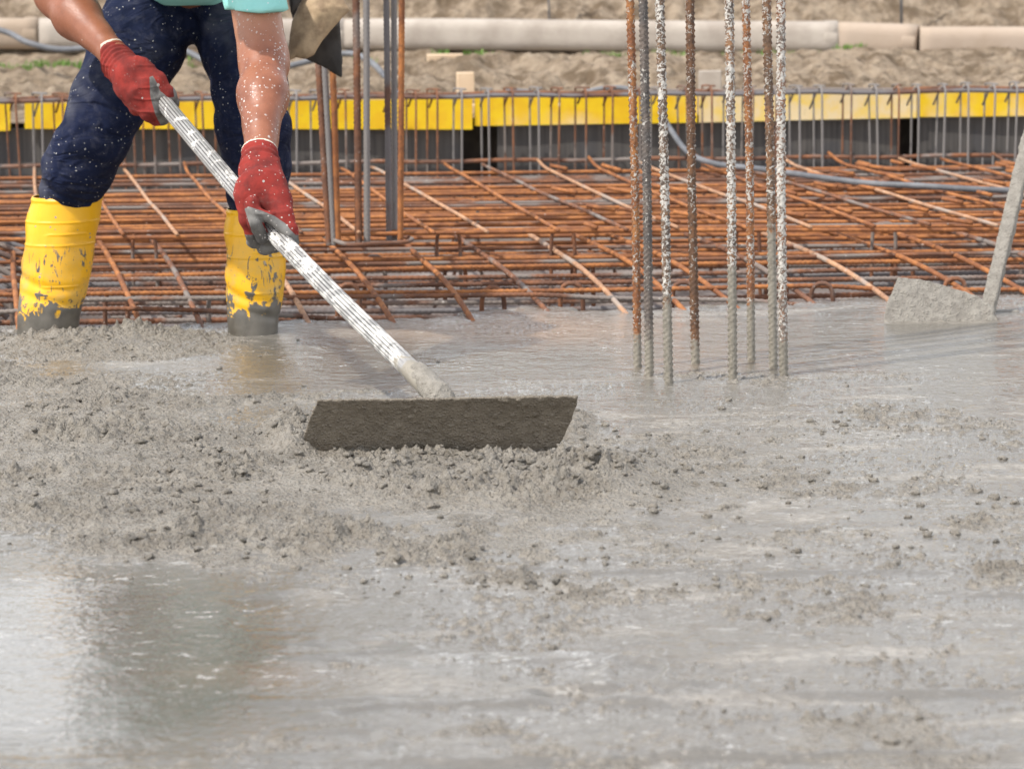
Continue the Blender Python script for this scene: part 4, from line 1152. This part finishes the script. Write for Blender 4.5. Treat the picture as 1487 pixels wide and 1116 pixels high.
# --- boots: lofted shaft with moulded bands, foot buried in the concrete
def boot(name, sec, toe, label, panel):
    """sec: (px_left, px_right, py) down the shaft; D fixed"""
    D = 6.92
    ys = np.array([s[2] for s in sec], float); xl = np.array([s[0] for s in sec], float); xr = np.array([s[1] for s in sec], float)
    yy = np.arange(ys[0], ys[-1], 1.1); L = np.interp(yy, ys, xl); Rr = np.interp(yy, ys, xr)
    k = np.ones(15) / 15
    def sm(a): return np.convolve(np.pad(a, 7, 'edge'), k, 'valid')
    L, Rr = sm(L), sm(Rr)
    seg = 96; ph = np.arange(seg) * 2 * math.pi / seg
    V = []
    rings = []
    for i, y in enumerate(yy):
        c = P3((L[i] + Rr[i]) / 2, y, D); rx = (Rr[i] - L[i]) / 2 * D / F; ry = rx * .92
        f_ = (y - yy[0])
        add = np.zeros(seg)
        add += .0024 * np.exp(-((f_ - 4) / 2.6) ** 2) - .004 * np.exp(-((f_ - 118 - 14 * np.cos(ph + 1)) / 7) ** 2) * (.5 + .5 * np.cos(ph + 2.2)) - .003 * np.exp(-((f_ - 148 - 10 * np.cos(ph)) / 6) ** 2) * (.5 + .5 * np.cos(ph + .9))
        for yb in (35, 68): add += .0015 * np.exp(-((f_ - yb) / 1.5) ** 2)
        # side seam and moulded panel on the side facing the camera
        a = (ph + math.pi) % (2 * math.pi) - math.pi     # 0 = +x
        fr = -math.pi / 2
        for pa in (fr - .55, fr - .68): add += .0016 * np.exp(-((a - pa) / .035) ** 2) * (f_ > 8)
        px0, px1, y0, y1 = panel
        inx = (np.abs(a - (fr + px0)) < .05) | (np.abs(a - (fr + px1)) < .05)
        if y0 < f_ < y1: add += .0015 * np.exp(-((a - (fr + px0)) / .03) ** 2) + .0015 * np.exp(-((a - (fr + px1)) / .03) ** 2)
        add += .0015 * (math.exp(-((f_ - y0) / 1.5) ** 2) + math.exp(-((f_ - y1) / 1.5) ** 2)) * ((a > fr + px0) & (a < fr + px1))
        w = .0045 * vnoise(np.stack([np.cos(ph) * 1.3 + 5, np.sin(ph) * 1.3, np.full(seg, f_ * .03)], 1), 3)
        r = 1 + 0 * ph
        V.append(np.stack([c[0] + (rx + add + w) * np.cos(ph), c[1] + (ry + add + w) * np.sin(ph), np.full(seg, c[2])], 1)); rings.append(c)
    n_ = len(V)
    # inner wall so that the top is an open rim
    inner = [np.stack([r[:, 0], r[:, 1], r[:, 2]], 1) * 1.0 for r in V[:18]]
    mbv = np.vstack(V)
    i = np.arange(n_ - 1)[:, None]; j = np.arange(seg)[None, :]; j2 = (j + 1) % seg
    Fq = np.stack([i * seg + j, (i + 1) * seg + j, (i + 1) * seg + j2, i * seg + j2], -1).reshape(-1, 4).tolist()
    off = n_ * seg
    iv_ = []
    for q_ in range(18):
        c = rings[q_]; r = V[q_]; rr = c + (r - c) * .955; rr[:, 2] = r[:, 2]
        iv_.append(rr)
    iv2 = np.vstack(iv_)
    for q_ in range(17):
        for s in range(seg):
            s2 = (s + 1) % seg; Fq.append([off + q_ * seg + s, off + q_ * seg + s2, off + (q_ + 1) * seg + s2, off + (q_ + 1) * seg + s])
    for s in range(seg):
        s2 = (s + 1) % seg; Fq.append([s, s2, off + s2, off + s])
    # foot
    base = rings[-1]; g = np.array([base[0], base[1], -.075])
    fv, ff = surfnet(lambda p: smin(cone(p, base - [0, 0, .03], g + [0, .01, 0], .060, .045), cone(p, g + [0, .01, 0], g + np.array(toe), .045, .040, ((0, 0, 1), .8)), .04),
                     g + [-.2, -.32, -.07], g + [.2, .14, .13], .008)
    allv = np.vstack([mbv, iv2, fv]); Fq = [tuple(q) for q in Fq] + [tuple(int(a) + len(mbv) + len(iv2) for a in q) for q in ff]
    return mesh_obj(name, allv, Fq, BOOT, W, origin=np.array([base[0], base[1], 0.]))
bl = boot('boot', [(45, 148, 284), (43, 146, 300), (38, 141, 330), (34, 136, 370), (31, 131, 400), (29, 124, 430), (27, 116, 455), (26, 111, 480), (26, 110, 500)], (-.03, -.18, 0), None, (-.25, .95, 52, 128))
bl['label'] = 'yellow boot splashed with dark mud in drips, camera left'
br = boot('boot', [(327, 418, 302), (327, 417, 330), (328, 416, 370), (328, 414, 400), (329, 411, 430), (331, 406, 455), (332, 402, 480), (333, 401, 505)], (.04, -.17, 0), None, (-.05, 1.0, 60, 120))
br['label'] = 'yellow boot under the lower glove, wading in watery slurry'

# ================================================================== concrete drag tool
T = empty('concrete_rake', (PB[0], PB[1], 0)); tag(T, 'long fluted aluminium pole with a wide mud-caked blade, dragged through wet concrete', 'concrete rake')
E0 = PA - pd * .05
pth = spline([E0] + POLE + [PB + pd * .012], .006); s = np.linspace(0, np.linalg.norm(PB - E0), len(pth))
t_ = s / s[-1]; SEG = 120
rad = np.full(len(pth), .0183) + .0012 * t_
rad = rad * (1 + .012 * vnoise2(s * 25, s * 0, 5)) + .0035 * sstep(.90, .97, t_)
ph = np.arange(SEG) * 2 * math.pi / SEG
gro = np.clip(np.cos(ph * 15) * 1.6 - .55, 0, 1)
V, Fl = tube(pth, rad, SEG, lambda S, P_: 1 - .10 * np.clip(np.cos(P_ * 15) * 1.6 - .55, 0, 1) * (1 - sstep(.88, .93, S / s[-1])))
mesh_obj('pole', V, Fl, ALU, T, attrs={'along': np.repeat(t_, SEG), 'groove': np.tile(gro, len(pth)) * (1 - np.repeat(sstep(.88, .92, t_), SEG))})
# blade
D0 = 5.385
BC = P3(640, 652, D0)           # point on the ground line under the blade
tilt = math.radians(27)
Uax = nrm(RT * 1.0 + np.array([0, 0, 0])); Uax = nrm(np.array([1, 0, .0]) ); Vax = np.array([0, -math.sin(tilt), math.cos(tilt)]); Nax = np.array([0, -math.cos(tilt), -math.sin(tilt)])
def uv_of(px, py):
    """ray through the pixel onto the blade's plane"""
    d = FW + (px - CX) / F * RT - (py - CY) / F * UP
    t = ((BC - CAM) @ Nax) / (d @ Nax); q = CAM + d * t - BC
    return q @ Uax, q @ Vax
bo = [uv_of(*q) for q in [(462, 577), (520, 576), (600, 575.5), (700, 573), (770, 571.5), (839, 571), (838, 584), (829, 612), (817, 636), (806, 654), (800, 672), (462, 676), (452, 655), (441, 633), (446, 618)]]
bo = np.array(bo)
def blade(p):
    q = p - BC; u = q @ Uax; v = q @ Vax; w = q @ Nax
    w = w - .020 * (v / .12 - .45) ** 2 * 1.0
    d2 = polysdf(u, v, bo) + .0012 * vnoise2(u * 120, v * 120, 4)
    th = .0030 + .0012 * np.clip(vnoise(p * 22, 5), 0, 1) + .0005 * vnoise(p * 110, 6) + .0020 * np.clip(vnoise(p * 95, 16) - .45, 0, 1) * 3
    return np.maximum(d2, np.abs(w) - th)
lo = BC + np.array([-.30, -.14, -.06]); hi = BC + np.array([.30, .10, .17])
V, Fq = surfnet(blade, lo, hi, .0021)
mesh_obj('blade', V, Fq, MUDDARK, T)
# socket joining pole and blade
sk = PB + pd * .03
V, Fq = surfnet(lambda p: smin(cone(p, PB - pd * .07, PB + pd * .015, .022, .026), cone(p, PB + pd * .015, P3(648, 600, 5.43), .022, .03), .02) + .003 * n3(p, (40, 40, 40)) + .0012 * n3(p, (120, 120, 120), 4),
                PB - .12, PB + .12, .0035)
mesh_obj('socket', V, Fq, m_crust('paste_on_socket', (.22, .20, .165), (.30, .275, .235), .55), T)

# ================================================================== square shovel standing in the slab
S0 = G(1432, 462)
S = empty('square_shovel', (S0[0], S0[1], 0)); tag(S, 'square-mouthed shovel coated in grey concrete, stuck upright at the right edge', 'shovel')
SBC = G(1370, 466)
st = math.radians(-24)
sV = np.array([0, -math.sin(st), math.cos(st)]); sN = np.array([0, -math.cos(st), -math.sin(st)]); sU = np.array([1, 0, 0.])
def suv(px, py):
    d = FW + (px - CX) / F * RT - (py - CY) / F * UP
    t = ((SBC - CAM) @ sN) / (d @ sN); q = CAM + d * t - SBC
    return q @ sU, q @ sV
so = np.array([suv(*q) for q in [(1303, 402), (1330, 405), (1362, 412), (1400, 424), (1422, 431), (1440, 446), (1452, 476), (1283, 480), (1288, 440)]])
def shov(p):
    q = p - SBC; u = q @ sU; v = q @ sV; w = q @ sN
    w = w - .03 * (u - .0) ** 2 * 8
    d2 = polysdf(u, v, so) + .0025 * vnoise2(u * 70, v * 70, 4)
    th = .0032 + .0022 * np.clip(vnoise(p * 30, 5), -1, 1) + .0018 * vnoise(p * 95, 6) + .0012 * vnoise(p * 190, 7)
    d = np.maximum(d2, np.abs(w) - np.maximum(th, .0025))
    # tread and neck
    a = P3(1425, 456, 7.10); b = P3(1462, 452, 7.13)
    d = smin(d, cone(p, P3(1412, 448, 7.12), P3(1436, 455, 7.08), .014, .017) + .002 * vnoise(p * 60, 3), .012)
    return d
V, Fq = surfnet(shov, SBC + [-.19, -.14, -.06], SBC + [.19, .14, .15], .0028)
mesh_obj('blade', V, Fq, MUDPALE, S)
ha, hb = P3(1430, 470, 7.08), P3(1507, 150, 7.24)
hd_ = nrm(hb - ha)
side = nrm(np.cross(hd_, np.array([0, -1, 0.3]))); side = side if side[0] > 0 else -side
nn = nrm(np.cross(side, hd_)); nn = nn if nn[1] < 0 else -nn
ang = math.radians(28); s2_ = side * math.cos(ang) + nn * math.sin(ang) ; n2_ = nn * math.cos(ang) - side * math.sin(ang)
HL = 1.0
def handle(p):
    q = p - ha; t = q @ hd_; u = np.abs(q @ s2_); w = np.abs(q @ n2_)
    hw = .0175 ; hh = .012
    d = np.maximum(u - hw, w - hh) + .0013 * vnoise(p * 90, 9) + .0016 * vnoise(p * 35, 2)
    return np.maximum(d, np.maximum(-t - .03, t - HL))
lo = np.minimum(ha, ha + hd_ * HL) - .05; hi = np.maximum(ha, ha + hd_ * HL) + .05
V, Fq = surfnet(handle, lo, hi, .0042)
HND = mesh_obj('handle', V, Fq, MUDPALE, S)
v, f = box(P3(1446, 460, 7.14), .115, .03, .035)
o = mesh_obj('tread', v, f, MUDPALE, S, smooth=False); bevel(o, .006, 3)
gp = ha + hd_ * HL
v, f = tube([gp - sU * .07, gp + sU * .07], .017, 14); o = mesh_obj('grip', v, f, MUDPALE, HND)

# ================================================================== tool pouch at the worker's hip
DP = 7.12
def flat_solid(name, outline, D, th, mat, parent, bulge=.02, cn=(0, 0), lab=None, h=.0035, rough=.0015, origin=None):
    o3 = np.array([P3(x, y, D) for x, y in outline]); c = o3.mean(0)
    poly = np.stack([(o3 - c) @ RT, (o3 - c) @ UP], 1)
    def fn(p):
        q = p - c; u = q @ RT; v = q @ UP; w = q @ FW
        d2 = polysdf(u, v, poly)
        b = bulge * np.clip(-d2 / .045, 0, 1) ** .6
        w0 = w + cn[0] * u + cn[1] * v + .008 * vnoise(p * 9, 3)
        return np.maximum(d2 + .001 * vnoise(p * 60, 1), np.abs(w0) - th - b + rough * vnoise(p * 70, 2))
    lo = o3.min(0) - [.01, .10, .02]; hi = o3.max(0) + [.01, .10, .02]
    V, Fq = surfnet(fn, lo, hi, h)
    return mesh_obj(name, V, Fq, mat, parent, origin)
PO = empty('tool_pouch', P3(465, 10, DP)); tag(PO, 'worn tan and black leather tool pouch hanging at the worker\'s hip', 'tool pouch')
flat_solid('front_pocket', [(508, 14), (496, -6), (470, -22), (440, -5), (424, 30), (420, 55), (417, 88), (430, 83), (443, 86), (455, 80), (466, 62), (480, 44), (495, 28)], DP - .05, .004, LEATHER, PO, .022)
flat_solid('back_panel', [(440, 84), (452, 89), (470, 98), (497, 114), (498, 88), (496, 60), (494, 30), (502, 10), (470, -30), (425, -40), (418, 0), (430, 50)], DP + .02, .003, DARKLEATHER, PO, .006, (.15, 0))
flat_solid('side_gusset', [(424, -14), (450, -16), (440, -2), (428, 14), (422, 20), (420, 0)], DP - .07, .003, DARKLEATHER, PO, .01)
RU = empty('folding_ruler', P3(490, 0, DP - .03)); tag(RU, 'yellow and white folding ruler sticking out of the tool pouch', 'ruler')
for k in range(5):
    a = P3(474 + k * 5.5, -4 + k * 2.2, DP - .035); b = P3(488 + k * 5.5, -60, DP - .04)
    d = nrm(b - a); sd_ = nrm(np.cross(d, FW))
    R = np.stack([sd_, np.cross(d, sd_), d], 1)
    v, f = box((a + b) / 2 - d * .02, .0062, .014, np.linalg.norm(b - a) + .03, R)
    mesh_obj('ruler_leaf', v, f, RULEW if k == 0 else RULEY, RU, smooth=False)
# belt
bp = spline([P3(230, -75, 7.0) + [0, .12, 0], P3(195, -70, 6.98), P3(230, -62, 6.86), P3(285, -58, 6.82), P3(345, -60, 6.86), P3(385, -68, 6.98), P3(430, -60, 7.08), P3(360, -72, 7.12), P3(290, -75, 7.14), P3(230, -75, 7.12)], .01)
v, f = tube(bp, .022, 10, ell=(.9, .25)); mesh_obj('belt', v, f, DARKLEATHER, W)

# ================================================================== camera, light, world
cam = bpy.data.cameras.new('camera'); co = bpy.data.objects.new('camera', cam); COL.objects.link(co)
from mathutils import Matrix
co.matrix_world = Matrix([[RT[0], UP[0], -FW[0], CAM[0]], [RT[1], UP[1], -FW[1], CAM[1]], [RT[2], UP[2], -FW[2], CAM[2]], [0, 0, 0, 1]])
cam.sensor_fit = 'HORIZONTAL'; cam.sensor_width = 36; cam.lens = 36 * F / 1487
cam.clip_start = .1; cam.clip_end = 2000
cam.dof.use_dof = True; cam.dof.focus_distance = 5.75; cam.dof.aperture_fstop = 7.5
SC.camera = co
SUN_DIR = nrm(np.array([-.50, -.33, .82]))
el = math.asin(SUN_DIR[2]); az = math.atan2(SUN_DIR[0], SUN_DIR[1])
w = bpy.data.worlds.new('World'); SC.world = w; w.use_nodes = True
nt = w.node_tree; nt.nodes.clear()
sky = nt.nodes.new('ShaderNodeTexSky'); sky.sky_type = 'NISHITA'; sky.sun_disc = False
sky.sun_elevation = el; sky.sun_rotation = az; sky.dust_density = 2.0; sky.air_density = 1.0; sky.ozone_density = 1.0
bg = nt.nodes.new('ShaderNodeBackground'); bg.inputs[1].default_value = .15
# thin bright haze and cloud veil, densest towards the horizon
def wn(t, **k):
    n = nt.nodes.new(t)
    for a, b in k.items(): setattr(n, a, b)
    return n
tcw = wn('ShaderNodeTexCoord'); sep = wn('ShaderNodeSeparateXYZ'); nt.links.new(tcw.outputs['Generated'], sep.inputs[0])
mr = wn('ShaderNodeMapRange', interpolation_type='SMOOTHSTEP'); nt.links.new(sep.outputs[2], mr.inputs[0])
mr.inputs[1].default_value = 0; mr.inputs[2].default_value = .75; mr.inputs[3].default_value = .93; mr.inputs[4].default_value = .35
cn_ = wn('ShaderNodeTexNoise'); cn_.inputs['Scale'].default_value = 3.2; cn_.inputs['Detail'].default_value = 7; cn_.inputs['Roughness'].default_value = .6
mpw = wn('ShaderNodeMapping'); mpw.inputs['Scale'].default_value = (1, 1, 2.6); nt.links.new(tcw.outputs['Generated'], mpw.inputs[0]); nt.links.new(mpw.outputs[0], cn_.inputs['Vector'])
cr = wn('ShaderNodeMapRange', interpolation_type='SMOOTHSTEP'); nt.links.new(cn_.outputs[0], cr.inputs[0])
cr.inputs[1].default_value = .35; cr.inputs[2].default_value = .62; cr.inputs[3].default_value = 5.6; cr.inputs[4].default_value = 9.5
hb = wn('ShaderNodeMapRange', interpolation_type='SMOOTHSTEP'); nt.links.new(sep.outputs[2], hb.inputs[0])
hb.inputs[1].default_value = .18; hb.inputs[2].default_value = .6; hb.inputs[3].default_value = 1.5; hb.inputs[4].default_value = .82
hm = wn('ShaderNodeMath', operation='MULTIPLY'); nt.links.new(cr.outputs[0], hm.inputs[0]); nt.links.new(hb.outputs[0], hm.inputs[1]); cr = hm
cc = wn('ShaderNodeCombineColor')
for q_, k_ in enumerate((.985, .99, 1.0)):
    mm = wn('ShaderNodeMath', operation='MULTIPLY'); nt.links.new(cr.outputs[0], mm.inputs[0]); mm.inputs[1].default_value = k_; nt.links.new(mm.outputs[0], cc.inputs[q_])
mx = wn('ShaderNodeMix', data_type='RGBA'); nt.links.new(mr.outputs[0], mx.inputs[0]); nt.links.new(sky.outputs[0], mx.inputs[6]); nt.links.new(cc.outputs[0], mx.inputs[7])
wo = nt.nodes.new('ShaderNodeOutputWorld'); nt.links.new(mx.outputs[2], bg.inputs[0]); nt.links.new(bg.outputs[0], wo.inputs[0])
sl = bpy.data.lights.new('sun', 'SUN'); sl.energy = 3.4; sl.angle = math.radians(1.0); sl.color = (1, .955, .89)
so_ = bpy.data.objects.new('sun', sl); COL.objects.link(so_)
from mathutils import Vector
so_.rotation_euler = Vector([float(c) for c in SUN_DIR]).to_track_quat('Z', 'Y').to_euler()
SC.view_settings.view_transform = 'Standard'; SC.view_settings.look = 'None'; SC.view_settings.gamma = 1
SC.view_settings.exposure = .44
SC.render.resolution_x = 1024; SC.render.resolution_y = 768
